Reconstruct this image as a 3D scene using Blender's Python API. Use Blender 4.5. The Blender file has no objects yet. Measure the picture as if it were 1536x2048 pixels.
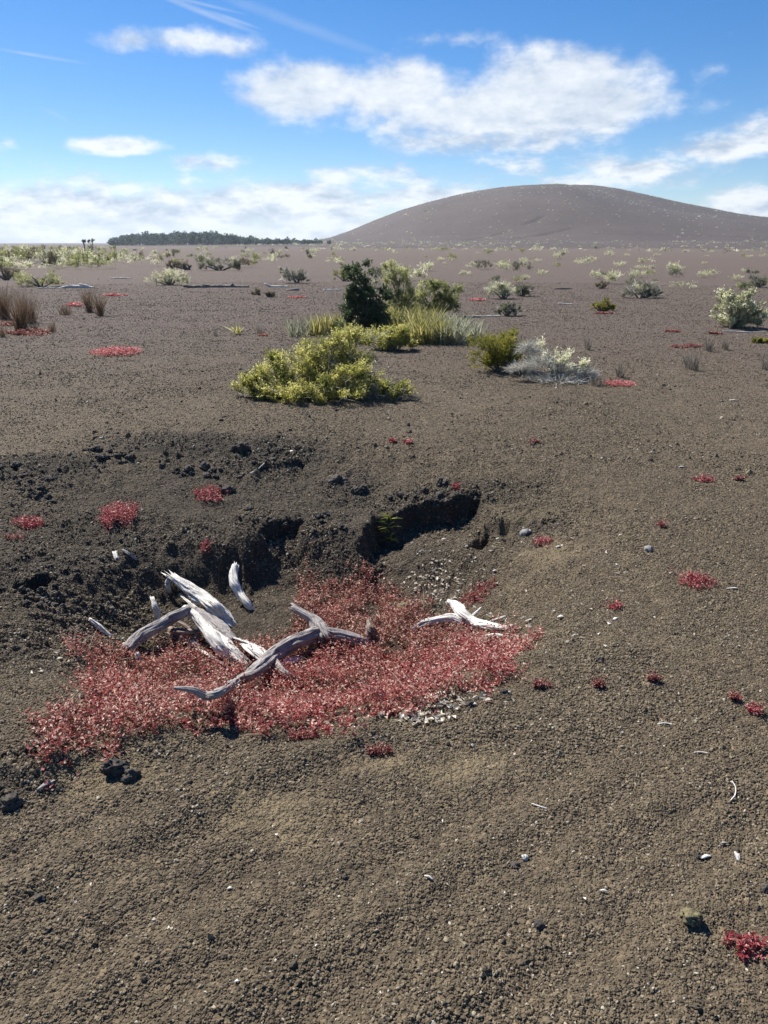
import bpy, bmesh, math, random
import numpy as np
from mathutils import Vector, noise as mnoise

random.seed(7)
rng = np.random.default_rng(11)
SC = bpy.context.scene
COL = SC.collection
R = math.radians

# ------------------------------------------------------------------ camera model
F = 1479.0            # focal length in photograph pixels (1536 x 2048)
PITCH = R(20.02)
EYE = np.array([0.0, 0.0, 1.65])
FWD = np.array([0, math.cos(PITCH), -math.sin(PITCH)])
UP = np.array([0, math.sin(PITCH), math.cos(PITCH)])


def ray(px, py):
    d = np.array([(px - 768) / F, 0, 0]) + UP * (-(py - 1024) / F) + FWD
    return d / np.linalg.norm(d)


# ------------------------------------------------------------------ noise
def _hash(ix, iy, seed):
    h = (ix.astype(np.int64) * 374761393 + iy.astype(np.int64) * 668265263 + seed * 974634777) & 0xFFFFFFFF
    h = ((h ^ (h >> 13)) * 1274126177) & 0xFFFFFFFF
    h = ((h ^ (h >> 16)) * 2246822519) & 0xFFFFFFFF
    return (h ^ (h >> 15)) & 0xFFFFFFFF


def perlin(x, y, seed=0):
    x = np.asarray(x, float); y = np.asarray(y, float)
    xi = np.floor(x); yi = np.floor(y)
    fx = x - xi; fy = y - yi
    u = fx * fx * fx * (fx * (fx * 6 - 15) + 10); v = fy * fy * fy * (fy * (fy * 6 - 15) + 10)

    def g(dx, dy):
        a = _hash(xi + dx, yi + dy, seed) * (2 * math.pi / 4294967296.0)
        return np.cos(a) * (fx - dx) + np.sin(a) * (fy - dy)
    a = g(0, 0); b = g(1, 0); c = g(0, 1); d = g(1, 1)
    return ((a + (b - a) * u) + ((c + (d - c) * u) - (a + (b - a) * u)) * v) * 1.5


def fbm(x, y, o=3, seed=0, gain=0.5):
    s = 0; a = 1.0; t = 0
    for i in range(o):
        s = s + a * perlin(x * 2 ** i, y * 2 ** i, seed + i * 17); t += a; a *= gain
    return s / t


def ss(a, b, x):
    t = np.clip((x - a) / (b - a), 0, 1)
    return t * t * (3 - 2 * t)


# ------------------------------------------------------------------ terrain
# low banks of earth that break off in a small cliff facing the viewer: x, y, half width, run, drop, skew
NOTCH = [(-0.70, 4.92, 0.18, 0.7, 0.12, 0.10), (0.32, 5.12, 0.47, 0.9, 0.18, 0.32), (0.74, 4.80, 0.16, 0.6, 0.12, -0.25),
         (-0.98, 4.58, 0.12, 0.3, 0.05, -0.2), (0.0, 4.98, 0.16, 0.5, 0.06, 0.0),
         (-2.0, 3.9, 0.07, 0.3, 0.08, 0.0), (-0.82, 5.95, 0.22, 0.5, 0.045, 0.35)]
# patches of black lava rubble: x, y, rx, ry
RUBBLE = [(-2.7, 5.55, 0.62, 0.45), (-1.75, 6.25, 0.75, 0.4), (-0.95, 6.05, 0.6, 0.45), (-0.28, 5.55, 0.3, 0.32),
          (0.45, 5.25, 0.75, 0.3), (-0.75, 4.95, 0.55, 0.3), (-1.9, 3.95, 0.75, 0.65), (-1.75, 4.7, 0.8, 0.4),
          (-1.6, 3.2, 0.4, 0.45), (-1.15, 2.05, 0.2, 0.12), (0.95, 4.7, 0.3, 0.25), (-1.25, 1.95, 0.25, 0.12)]
# bare patches of fine tan ash
TAN = [(1.0, 4.15, 0.22, 0.2), (-0.34, 1.82, 0.22, 0.12), (0.28, 2.02, 0.22, 0.1), (-0.9, 2.0, 0.2, 0.1), (0.02, 2.05, 0.14, 0.07), (1.0, 4.75, 0.25, 0.15), (1.6, 1.9, .2, .12)]


def blobs(x, y, lst):
    m = np.zeros_like(x)
    for (cx, cy, rx, ry) in lst:
        e = ((x - cx) / rx) ** 2 + ((y - cy) / ry) ** 2
        m = np.maximum(m, np.clip(1.25 - e, 0, 1))
    return m


def H(x, y):
    x = np.asarray(x, float); y = np.asarray(y, float)
    sh = x.shape
    x = np.atleast_1d(x).ravel(); y = np.atleast_1d(y).ravel()
    r = np.hypot(x, y)
    z = 0.22 * fbm(x / 45, y / 45, 2, 3) * ss(14, 60, r) + 0.06 * fbm(x / 4.5, y / 4.5, 2, 5) * ss(3, 12, r)
    near = r < 45
    if near.any():
        a = x[near]; b = y[near]; rn = r[near]
        q = np.zeros_like(a)
        wx = a + 0.15 * fbm(a / 0.35, b / 0.35, 4, 21, .6); wy = b + 0.15 * fbm(a / 0.35 + 9, b / 0.35, 4, 22, .6)
        # broad bowl
        sx = a + 0.07 * fbm(a / 0.5, b / 0.5, 3, 25); sy = b + 0.07 * fbm(a / 0.5 + 3, b / 0.5, 3, 26)
        e1 = ((sx + 0.75) / 2.5) ** 2 + ((sy - 4.3) / 2.25) ** 2
        q -= 0.25 * ss(0, 1, np.clip(1 - e1, 0, 1))
        # inner hollow, gentle toward the viewer and steep at the back
        dy = sy - 3.7
        e2 = ((sx + 0.45) / 1.5) ** 2 + (dy / np.where(dy > 0, 1.15, 1.35)) ** 2
        q -= 0.28 * ss(0, np.where(dy > 0, 0.66, 0.85), np.clip(1 - e2, 0, 1))
        # small cliffs
        for (cx, cy, hw, run, drop, sk) in NOTCH:
            px = wx - cx; py = wy - (cy + sk * px)
            m = np.clip(1 - (px / hw) ** 2, 0, 1)
            py = py - 0.06 * (m - 0.6)
            prof = np.where(py < 0, ss(-run, -0.03, py), 1 - ss(0.0, 0.055, py))
            q -= drop * ss(0, 0.5, m) * prof
        rub = blobs(wx, wy, RUBBLE)
        n1 = np.abs(perlin(a / 0.11, b / 0.11, 41)); n2 = np.abs(perlin(a / 0.05, b / 0.05, 42))
        q += rub * (0.040 * (0.55 - n1) + 0.022 * (0.5 - n2)) * ss(12, 7, rn)
        pitm = ss(0.0, 0.6, np.clip(1.2 - e1, 0, 1))
        q += (0.007 + 0.016 * pitm) * fbm(a / 0.16, b / 0.16, 2, 44) * ss(30, 12, rn)
        q += 0.004 * perlin(a / 0.045, b / 0.045, 46) * ss(12, 7, rn)
        q += 0.012 * fbm(a / 0.5, b / 0.5, 2, 47)
        # long raked furrows, lower left
        t = (a * 0.55 - b * 0.83)
        q += 0.022 * perlin(t / 0.16, (a * 0.83 + b * 0.55) / 1.4, 51) * ss(3.0, 2.0, rn)
        z[near] += q
    return z.reshape(sh)


TS = np.geomspace(0.6, 2400, 5200)


def at(px, py, h=0.0):
    """the point of the ground (or h metres above it) seen at a pixel"""
    d = ray(px, py)
    P = EYE + TS[:, None] * d
    g = P[:, 2] - (H(P[:, 0], P[:, 1]) + h)
    k = np.argmax(g < 0)
    if k == 0:
        k = len(TS) - 1
    t0, t1, g0, g1 = TS[k - 1], TS[k], g[k - 1], g[k]
    t = t0 + (t1 - t0) * g0 / (g0 - g1 + 1e-12)
    return EYE + t * d


def scale_at(P):
    """metres per photograph pixel at a point"""
    return float(np.dot(np.asarray(P) - EYE, FWD)) / F


# ------------------------------------------------------------------ object helpers
def link(name, data, parent=None, loc=None):
    o = bpy.data.objects.new(name, data)
    COL.objects.link(o)
    if parent is not None:
        o.parent = parent
    if loc is not None:
        o.location = loc
    return o


def tag(o, label=None, cat=None, group=None, kind=None):
    if label: o['label'] = label
    if cat: o['category'] = cat
    if group: o['group'] = group
    if kind: o['kind'] = kind
    return o


def empty(name, loc, label, cat, group=None):
    o = link(name, None, None, loc)
    o.empty_display_size = 0.1
    return tag(o, label, cat, group)


def mesh_from(name, V, tris=None, quads=None, mat=None, attrs=None, smooth=False):
    me = bpy.data.meshes.new(name)
    V = np.asarray(V, np.float32)
    nt = 0 if tris is None else len(tris); nq = 0 if quads is None else len(quads)
    me.vertices.add(len(V)); me.vertices.foreach_set('co', V.ravel())
    idx = []
    if nt: idx.append(np.asarray(tris, np.int32).ravel())
    if nq: idx.append(np.asarray(quads, np.int32).ravel())
    if idx:
        li = np.concatenate(idx)
        me.loops.add(len(li)); me.loops.foreach_set('vertex_index', li)
        tot = np.concatenate([np.full(nt, 3, np.int32), np.full(nq, 4, np.int32)])
        st = np.concatenate([[0], np.cumsum(tot)[:-1]]).astype(np.int32)
        me.polygons.add(nt + nq)
        me.polygons.foreach_set('loop_start', st)
        me.polygons.foreach_set('loop_total', tot)
        me.polygons.foreach_set('use_smooth', np.full(nt + nq, smooth, bool))
    for k, v in (attrs or {}).items():
        v = np.asarray(v, np.float32)
        if v.ndim == 1:
            a = me.attributes.new(k, 'FLOAT', 'POINT'); a.data.foreach_set('value', v)
        else:
            a = me.attributes.new(k, 'FLOAT_VECTOR', 'POINT'); a.data.foreach_set('vector', v.ravel())
    if mat: me.materials.append(mat)
    me.update(calc_edges=True)
    return me


def norm(v):
    return v / (np.linalg.norm(v, axis=-1, keepdims=True) + 1e-9)


def leaves(P, D, L, W, tint, fold=0.25, nrm=None):
    """folded leaf blades: base P, direction D"""
    n = len(P)
    if nrm is None:
        nrm = rng.normal(size=(n, 3)) * 0.7 + np.array([0, 0, 0.8])
    S = norm(np.cross(D, nrm)); N = norm(np.cross(S, D))
    L = L[:, None]; W = W[:, None]
    mid = P + D * L * 0.55
    v = np.stack([P, mid + S * W * 0.5 + N * W * fold, P + D * L - N * L * 0.08, mid - S * W * 0.5 + N * W * fold], 1).reshape(-1, 3)
    b = np.arange(n)[:, None] * 4
    tr = np.concatenate([b + [0, 1, 2], b + [0, 2, 3]])
    return v, tr, np.repeat(tint, 4)


def strips(P, D, L, W, tint, droop=0.4, seg=4, zig=0.0):
    """long thin blades that bend over"""
    n = len(P)
    side = norm(np.cross(D, rng.normal(size=(n, 3)))); hz = norm(D * np.array([1, 1, 0]) + rng.normal(size=(n, 3)) * 0.3 * np.array([1, 1, 0]))
    vs = []
    for i in range(seg + 1):
        t = i / seg
        c = P + D * (L * t)[:, None] + hz * (L * droop * t * t)[:, None] - np.array([0, 0, 1]) * (L * droop * 0.6 * t * t)[:, None]
        w = W * (0.35 + 0.65 * math.sin(math.pi * min(1, 0.2 + t * 0.75))) * (1 - t ** 3) * (1 + zig * (1 if i % 2 else -1)) + 0.0005
        vs += [c + side * (w / 2)[:, None], c - side * (w / 2)[:, None]]
    v = np.stack(vs, 1).reshape(-1, 3)
    m = 2 * (seg + 1)
    b = np.arange(n)[:, None] * m
    q = np.concatenate([b + [2 * i, 2 * i + 1, 2 * i + 3, 2 * i + 2] for i in range(seg)])
    return v, q, np.repeat(tint, m)


def catmull(pts, n):
    pts = np.asarray(pts, float)
    if len(pts) == 2:
        t = np.linspace(0, 1, n)[:, None]
        return pts[0] + (pts[1] - pts[0]) * t
    P = np.vstack([2 * pts[0] - pts[1], pts, 2 * pts[-1] - pts[-2]])
    out = []
    for u in np.linspace(0, len(pts) - 1 - 1e-6, n):
        i = int(u); t = u - i
        a, b, c, d = P[i], P[i + 1], P[i + 2], P[i + 3]
        out.append(0.5 * ((2 * b) + (-a + c) * t + (2 * a - 5 * b + 4 * c - d) * t * t + (-a + 3 * b - 3 * c + d) * t ** 3))
    return np.array(out)


def tube(pts, rad, n=None, sides=18, rough=0.0, flat=1.0, jag=0.0, seed=0, ridge=0.0, flatdir=None):
    """tapering limb; returns verts, quads, tris, grain coordinates"""
    pts = np.asarray(pts, float); rad = np.asarray(rad, float)
    ln = np.linalg.norm(np.diff(pts, axis=0), axis=1).sum()
    if n is None: n = max(6, int(ln / (0.007 if ln < 3 else 0.03)))
    C = catmull(pts, n)
    u = np.linspace(0, len(rad) - 1, n)
    rr = np.interp(u, np.arange(len(rad)), rad)
    T = norm(np.gradient(C, axis=0))
    up = np.array([0.1, 0.2, 1.0]) if flatdir is None else np.asarray(flatdir, float)
    N = norm(up - T * (T @ up)[:, None]); B = np.cross(T, N)
    s = np.concatenate([[0], np.cumsum(np.linalg.norm(np.diff(C, axis=0), axis=1))])
    a = np.linspace(0, 2 * math.pi, sides, endpoint=False)
    A, S = np.meshgrid(a, s)
    k = np.ones_like(A)
    if rough:
        k += rough * 0.8 * fbm(np.cos(A) * 1.3 + S * 6 + seed, np.sin(A) * 1.3 + seed * 3.7 + S * 2, 2, seed)
    if ridge:
        tw = S * 5 + seed
        k += ridge * perlin(A / (2 * math.pi) * 9 * 2 + tw * 0.3, S * 7 + seed * 2.0, seed + 5) + ridge * 0.7 * np.abs(perlin(A * 4.5 + tw * .4, S * 10 + 7, seed + 8))
    V = C[:, None, :] + (N[:, None, :] * np.sin(A)[..., None] * flat + B[:, None, :] * np.cos(A)[..., None]) * (rr[:, None] * k)[..., None]
    if jag:
        j = np.abs(perlin(a * 2.3, np.full_like(a, seed * 1.7), seed + 3)) + 0.25 * rng.random(sides)
        for row, sg in ((0, -1), (n - 1, 1)):
            V[row] += sg * T[row] * (j * jag * rr[row] * 2.4)[:, None]
    G = np.stack([np.cos(A) * rr[:, None] * 110, np.sin(A) * rr[:, None] * 110, S * 5 + seed], -1).reshape(-1, 3)
    V = V.reshape(-1, 3)
    i = np.arange(n - 1)[:, None] * sides; jx = np.arange(sides)
    q = np.stack([i + jx, i + (jx + 1) % sides, i + sides + (jx + 1) % sides, i + sides + jx], -1).reshape(-1, 4)
    c0 = len(V); V = np.vstack([V, C[0] + T[0] * rr[0] * 0.3 * (1 if jag else 0), C[-1] - T[-1] * rr[-1] * 0.3 * (1 if jag else 0)])
    G = np.vstack([G, G[0], G[-1]])
    t = np.concatenate([np.stack([np.full(sides, c0), (jx + 1) % sides, jx], -1),
                        np.stack([np.full(sides, c0 + 1), (n - 1) * sides + jx, (n - 1) * sides + (jx + 1) % sides], -1)])
    return V, q, t, G


class MB:
    def __init__(s): s.V = []; s.Q = []; s.T = []; s.G = []; s.n = 0
    def add(s, V, q, t, G):
        s.V.append(V); s.Q.append(q + s.n); s.T.append(t + s.n); s.G.append(G); s.n += len(V); return s
    def mesh(s, name, mat, org=(0, 0, 0), smooth=True):
        return mesh_from(name, np.vstack(s.V) - np.asarray(org), np.vstack(s.T), np.vstack(s.Q), mat, {'grain': np.vstack(s.G)}, smooth)


# ------------------------------------------------------------------ materials
def nodes(m):
    m.use_nodes = True
    nt = m.node_tree
    nt.nodes.clear()
    return nt, nt.nodes, nt.links


def ramp(N, stops):
    r = N.new('ShaderNodeValToRGB')
    el = r.color_ramp.elements
    while len(el) < len(stops): el.new(0.5)
    for e, (p, c) in zip(el, stops):
        e.position = p; e.color = (*c, 1)
    return r


def mat_leaf(name, stops, trans=0.4, rough=0.55, spec=0.3, gain=1.65):
    m = bpy.data.materials.new(name)
    nt, N, L = nodes(m)
    at_ = N.new('ShaderNodeAttribute'); at_.attribute_name = 'tint'
    r = ramp(N, stops)
    L.new(at_.outputs['Fac'], r.inputs[0])
    p = N.new('ShaderNodeBsdfPrincipled')
    p.inputs['Roughness'].default_value = rough
    p.inputs['Specular IOR Level'].default_value = spec
    L.new(r.outputs[0], p.inputs['Base Color'])
    t = N.new('ShaderNodeBsdfTranslucent')
    hv = N.new('ShaderNodeHueSaturation'); hv.inputs['Value'].default_value = gain; L.new(r.outputs[0], hv.inputs['Color'])
    L.new(hv.outputs[0], t.inputs['Color'])
    mx = N.new('ShaderNodeMixShader'); mx.inputs[0].default_value = trans
    L.new(p.outputs[0], mx.inputs[1]); L.new(t.outputs[0], mx.inputs[2])
    o = N.new('ShaderNodeOutputMaterial'); L.new(mx.outputs[0], o.inputs[0])
    return m


def mat_wood(name, dark, mid, pale, bump=0.5):
    m = bpy.data.materials.new(name)
    nt, N, L = nodes(m)
    a = N.new('ShaderNodeAttribute'); a.attribute_name = 'grain'
    n1 = N.new('ShaderNodeTexNoise'); n1.inputs['Scale'].default_value = 2.2; n1.inputs['Detail'].default_value = 6; n1.inputs['Roughness'].default_value = 0.65
    n2 = N.new('ShaderNodeTexNoise'); n2.inputs['Scale'].default_value = 7; n2.inputs['Detail'].default_value = 4
    L.new(a.outputs['Vector'], n1.inputs['Vector']); L.new(a.outputs['Vector'], n2.inputs['Vector'])
    ad = N.new('ShaderNodeMath'); ad.operation = 'MULTIPLY_ADD'; ad.inputs[1].default_value = 0.4
    L.new(n2.outputs[0], ad.inputs[0]); L.new(n1.outputs[0], ad.inputs[2])
    r = ramp(N, [(0.58, dark), (0.645, mid), (0.76, pale), (1.0, pale)])
    L.new(ad.outputs[0], r.inputs[0])
    p = N.new('ShaderNodeBsdfPrincipled'); p.inputs['Roughness'].default_value = 0.8; p.inputs['Specular IOR Level'].default_value = 0.25
    L.new(r.outputs[0], p.inputs['Base Color'])
    b = N.new('ShaderNodeBump'); b.inputs['Strength'].default_value = bump; b.inputs['Distance'].default_value = 0.008
    L.new(ad.outputs[0], b.inputs['Height']); L.new(b.outputs[0], p.inputs['Normal'])
    o = N.new('ShaderNodeOutputMaterial'); L.new(p.outputs[0], o.inputs[0])
    return m


def mat_ground(name, far=False):
    m = bpy.data.materials.new(name)
    nt, N, L = nodes(m)
    g = N.new('ShaderNodeNewGeometry')
    pos = g.outputs['Position']

    def noise(sc, det=3, ro=0.55):
        n = N.new('ShaderNodeTexNoise'); n.inputs['Scale'].default_value = sc; n.inputs['Detail'].default_value = det; n.inputs['Roughness'].default_value = ro
        L.new(pos, n.inputs['Vector']); return n

    def vor(sc, feat='F1'):
        v = N.new('ShaderNodeTexVoronoi'); v.feature = feat; v.inputs['Scale'].default_value = sc
        L.new(pos, v.inputs['Vector']); return v

    def mix(fac, a, b, mode='MIX'):
        x = N.new('ShaderNodeMix'); x.data_type = 'RGBA'; x.blend_type = mode
        for i, s in ((0, fac), (6, a), (7, b)):
            if hasattr(s, 'is_linked') or isinstance(s, bpy.types.NodeSocket): L.new(s, x.inputs[i])
            elif i == 0: x.inputs[0].default_value = s
            else: x.inputs[i].default_value = (*s, 1)
        return x.outputs[2]
    big = noise(0.35 if not far else 0.02, 4)
    base = ramp(N, [(0.35, (0.118, 0.091, 0.059)), (0.65, (0.152, 0.118, 0.077))] if not far else [(0.3, (0.056, 0.040, 0.033)), (0.7, (0.088, 0.064, 0.053))])
    L.new(big.outputs[0], base.inputs[0])
    col = base.outputs[0]
    v1 = vor(75); v2 = vor(190)
    if not far:
        at_ = N.new('ShaderNodeAttribute'); at_.attribute_name = 'zones'
        sp = N.new('ShaderNodeSeparateXYZ'); L.new(at_.outputs['Vector'], sp.inputs[0])
        col = mix(sp.outputs[2], col, (0.132, 0.100, 0.081))          # redder cinder beyond
        rc = ramp(N, [(0, (0.35, 0.35, 0.35)), (0.75, (1.1, 1.1, 1.1)), (0.93, (1.6, 1.55, 1.5)), (1, (3.2, 3.0, 2.7))])
        L.new(v1.outputs['Color'], rc.inputs[0])
        col = mix(0.75, col, rc.outputs[0], 'MULTIPLY')
        n3 = noise(9, 4); r3 = ramp(N, [(0.3, (0.72, 0.72, 0.74)), (0.7, (1.2, 1.2, 1.16))]); L.new(n3.outputs[0], r3.inputs[0])
        col = mix(0.8, col, r3.outputs[0], 'MULTIPLY')
        col = mix(sp.outputs[0], col, (0.036, 0.031, 0.026))           # black lava rubble
        col = mix(sp.outputs[1], col, (0.30, 0.235, 0.13))            # tan ash
    else:
        n3 = noise(0.5, 5, 0.7); r3 = ramp(N, [(0.3, (0.7, 0.7, 0.72)), (0.7, (1.25, 1.25, 1.22))]); L.new(n3.outputs[0], r3.inputs[0])
        col = mix(0.9, col, r3.outputs[0], 'MULTIPLY')
    p = N.new('ShaderNodeBsdfPrincipled'); p.inputs['Roughness'].default_value = 0.9; p.inputs['Specular IOR Level'].default_value = 0.2
    L.new(col, p.inputs['Base Color'])
    if not far:
        v3 = vor(28)
        ad = N.new('ShaderNodeMath'); ad.operation = 'MULTIPLY_ADD'; ad.inputs[1].default_value = 0.45
        L.new(v2.outputs['Distance'], ad.inputs[0]); L.new(v1.outputs['Distance'], ad.inputs[2])
        ad2 = N.new('ShaderNodeMath'); ad2.operation = 'MULTIPLY_ADD'; ad2.inputs[1].default_value = 1.2
        L.new(v3.outputs['Distance'], ad2.inputs[0]); L.new(ad.outputs[0], ad2.inputs[2])
        b = N.new('ShaderNodeBump'); b.invert = True; b.inputs['Strength'].default_value = 0.9; b.inputs['Distance'].default_value = 0.012
        L.new(ad2.outputs[0], b.inputs['Height']); L.new(b.outputs[0], p.inputs['Normal'])
    o = N.new('ShaderNodeOutputMaterial'); L.new(p.outputs[0], o.inputs[0])
    return m


def mat_stone(name, stops, rnd=True, bump=0.6, scale=60, rough=0.85):
    m = bpy.data.materials.new(name)
    nt, N, L = nodes(m)
    r = ramp(N, stops)
    if rnd:
        oi = N.new('ShaderNodeObjectInfo'); L.new(oi.outputs['Random'], r.inputs[0])
    tc = N.new('ShaderNodeNewGeometry')
    n = N.new('ShaderNodeTexNoise'); n.inputs['Scale'].default_value = scale; n.inputs['Detail'].default_value = 4
    L.new(tc.outputs['Position'], n.inputs['Vector'])
    if not rnd: L.new(n.outputs[0], r.inputs[0])
    p = N.new('ShaderNodeBsdfPrincipled'); p.inputs['Roughness'].default_value = rough; p.inputs['Specular IOR Level'].default_value = 0.3
    L.new(r.outputs[0], p.inputs['Base Color'])
    if bump:
        b = N.new('ShaderNodeBump'); b.inputs['Strength'].default_value = bump; b.inputs['Distance'].default_value = 0.6 / scale
        L.new(n.outputs[0], b.inputs['Height']); L.new(b.outputs[0], p.inputs['Normal'])
    o = N.new('ShaderNodeOutputMaterial'); L.new(p.outputs[0], o.inputs[0])
    return m


M = {}
M['ground'] = mat_ground('black_cinder_ground')
M['hill'] = mat_ground('brown_cinder_slope', True)
M['gravel'] = mat_stone('cinder_gravel', [(0, (0.066, 0.052, 0.036)), (0.5, (0.139, 0.107, 0.068)), (0.82, (0.192, 0.151, 0.096)), (0.955, (0.238, 0.198, 0.134)), (0.992, (0.38, 0.33, 0.25)), (1, (0.55, 0.5, 0.4))], bump=0)
M['lava'] = mat_stone('black_lava', [(0.3, (0.036, 0.031, 0.028)), (0.7, (0.095, 0.080, 0.064))], rnd=False, bump=1.0, scale=45)
M['lichen'] = mat_stone('yellow_lichen_stone', [(0.35, (0.05, 0.045, 0.03)), (0.6, (0.17, 0.145, 0.075))], rnd=False, bump=0.8, scale=50)
M['grey'] = mat_stone('pale_grey_stone', [(0.3, (0.14, 0.14, 0.13)), (0.7, (0.32, 0.31, 0.29))], rnd=False, bump=0.6, scale=60)
M['red'] = mat_leaf('red_sorrel_leaf', [(0, (0.095, 0.022, 0.018)), (0.22, (0.21, 0.035, 0.035)), (0.5, (0.36, 0.075, 0.07)), (0.72, (0.50, 0.18, 0.155)), (0.86, (0.68, 0.42, 0.34)), (1, (0.74, 0.56, 0.47))], 0.35)
M['redbrown'] = mat_leaf('brown_sorrel_leaf', [(0, (0.055, 0.022, 0.016)), (0.35, (0.16, 0.045, 0.035)), (0.65, (0.32, 0.115, 0.085)), (0.85, (0.56, 0.33, 0.25)), (1, (0.70, 0.52, 0.42))], 0.3)
M['crimson'] = mat_leaf('crimson_sorrel_leaf', [(0, (0.10, 0.014, 0.018)), (0.4, (0.27, 0.036, 0.046)), (0.75, (0.44, 0.13, 0.13)), (1, (0.70, 0.46, 0.40))], 0.35)
M['dusty'] = mat_leaf('dusty_sorrel_leaf', [(0, (0.09, 0.028, 0.022)), (0.5, (0.24, 0.065, 0.055)), (0.85, (0.42, 0.19, 0.16)), (1, (0.62, 0.42, 0.35))], 0.3)
M['pinkred'] = mat_leaf('pink_sorrel_leaf', [(0, (0.26, 0.06, 0.06)), (0.5, (0.45, 0.15, 0.14)), (1, (0.70, 0.42, 0.38))], 0.35)
M['yellowgreen'] = mat_leaf('yellow_green_leaf', [(0, (0.07, 0.085, 0.022)), (0.35, (0.20, 0.205, 0.05)), (0.65, (0.37, 0.35, 0.09)), (1, (0.54, 0.50, 0.22))], 0.5)
M['darkgreen'] = mat_leaf('dark_green_leaf', [(0, (0.045, 0.068, 0.034)), (0.7, (0.085, 0.115, 0.055)), (1, (0.22, 0.24, 0.11))], 0.35, 0.45)
M['olive'] = mat_leaf('olive_leaf', [(0, (0.09, 0.10, 0.018)), (0.5, (0.19, 0.185, 0.028)), (1, (0.32, 0.28, 0.06))], 0.45)
M['pale'] = mat_leaf('pale_leaf', [(0, (0.12, 0.13, 0.07)), (0.35, (0.30, 0.30, 0.17)), (0.7, (0.52, 0.51, 0.34)), (1, (0.68, 0.66, 0.50))], 0.5)
M['palegreen'] = mat_leaf('pale_green_leaf', [(0, (0.08, 0.095, 0.04)), (0.5, (0.21, 0.22, 0.085)), (0.85, (0.37, 0.37, 0.17)), (1, (0.52, 0.51, 0.30))], 0.48)
M['greygreen'] = mat_leaf('grey_green_leaf', [(0, (0.05, 0.058, 0.035)), (0.6, (0.12, 0.13, 0.075)), (1, (0.27, 0.27, 0.17))], 0.35)
M['brownbush'] = mat_leaf('brown_bush_leaf', [(0, (0.05, 0.04, 0.03)), (0.6, (0.13, 0.10, 0.06)), (1, (0.25, 0.21, 0.12))], 0.3)
M['dead'] = mat_leaf('bleached_twig', [(0, (0.20, 0.19, 0.165)), (0.5, (0.40, 0.385, 0.34)), (1, (0.62, 0.60, 0.53))], 0.2)
M['fern'] = mat_leaf('fern_frond', [(0, (0.08, 0.085, 0.035)), (0.4, (0.18, 0.175, 0.055)), (0.75, (0.33, 0.29, 0.10)), (1, (0.44, 0.40, 0.22))], 0.45)
M['greyfern'] = mat_leaf('grey_fern_frond', [(0, (0.11, 0.115, 0.075)), (0.5, (0.24, 0.24, 0.16)), (1, (0.42, 0.41, 0.31))], 0.4)
M['brown_grass'] = mat_leaf('brown_grass_blade', [(0, (0.045, 0.028, 0.018)), (0.5, (0.11, 0.068, 0.040)), (1, (0.25, 0.17, 0.10))], 0.3)
M['grey_grass'] = mat_leaf('grey_grass_blade', [(0, (0.07, 0.06, 0.05)), (0.5, (0.15, 0.13, 0.105)), (1, (0.28, 0.25, 0.2))], 0.3)
M['brightfern'] = mat_leaf('bright_fern_frond', [(0, (0.14, 0.17, 0.02)), (1, (0.36, 0.37, 0.07))], 0.4)
M['drystem'] = mat_leaf('dry_sorrel_stem', [(0, (0.10, 0.035, 0.025)), (0.5, (0.26, 0.14, 0.085)), (1, (0.52, 0.40, 0.28))], 0.2)
M['litter'] = mat_leaf('dry_leaf', [(0, (0.25, 0.20, 0.15)), (0.5, (0.48, 0.42, 0.33)), (1, (0.75, 0.71, 0.62))], 0.25)
M['forest'] = mat_leaf('far_forest_leaf', [(0, (0.030, 0.052, 0.042)), (1, (0.085, 0.12, 0.085))], 0.3)
M['bark'] = mat_wood('shrub_bark', (0.05, 0.045, 0.04), (0.12, 0.105, 0.09), (0.22, 0.20, 0.17))
M['white_wood'] = mat_wood('bleached_sunlit_wood', (0.16, 0.145, 0.125), (0.60, 0.57, 0.515), (0.78, 0.75, 0.69), 0.8)  # bleached wood, whitened further to carry the full sun on it
M['grey_wood'] = mat_wood('weathered_shaded_wood', (0.085, 0.075, 0.07), (0.235, 0.21, 0.198), (0.40, 0.365, 0.345), 0.8)  # weathered grey, with the shade on viewer-facing branch sides put into the colour
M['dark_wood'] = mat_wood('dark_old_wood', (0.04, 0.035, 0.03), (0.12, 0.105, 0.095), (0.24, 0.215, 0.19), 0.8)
M['brown_wood'] = mat_wood('brown_broken_wood', (0.05, 0.032, 0.024), (0.16, 0.11, 0.085), (0.30, 0.23, 0.19), 0.8)

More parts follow.
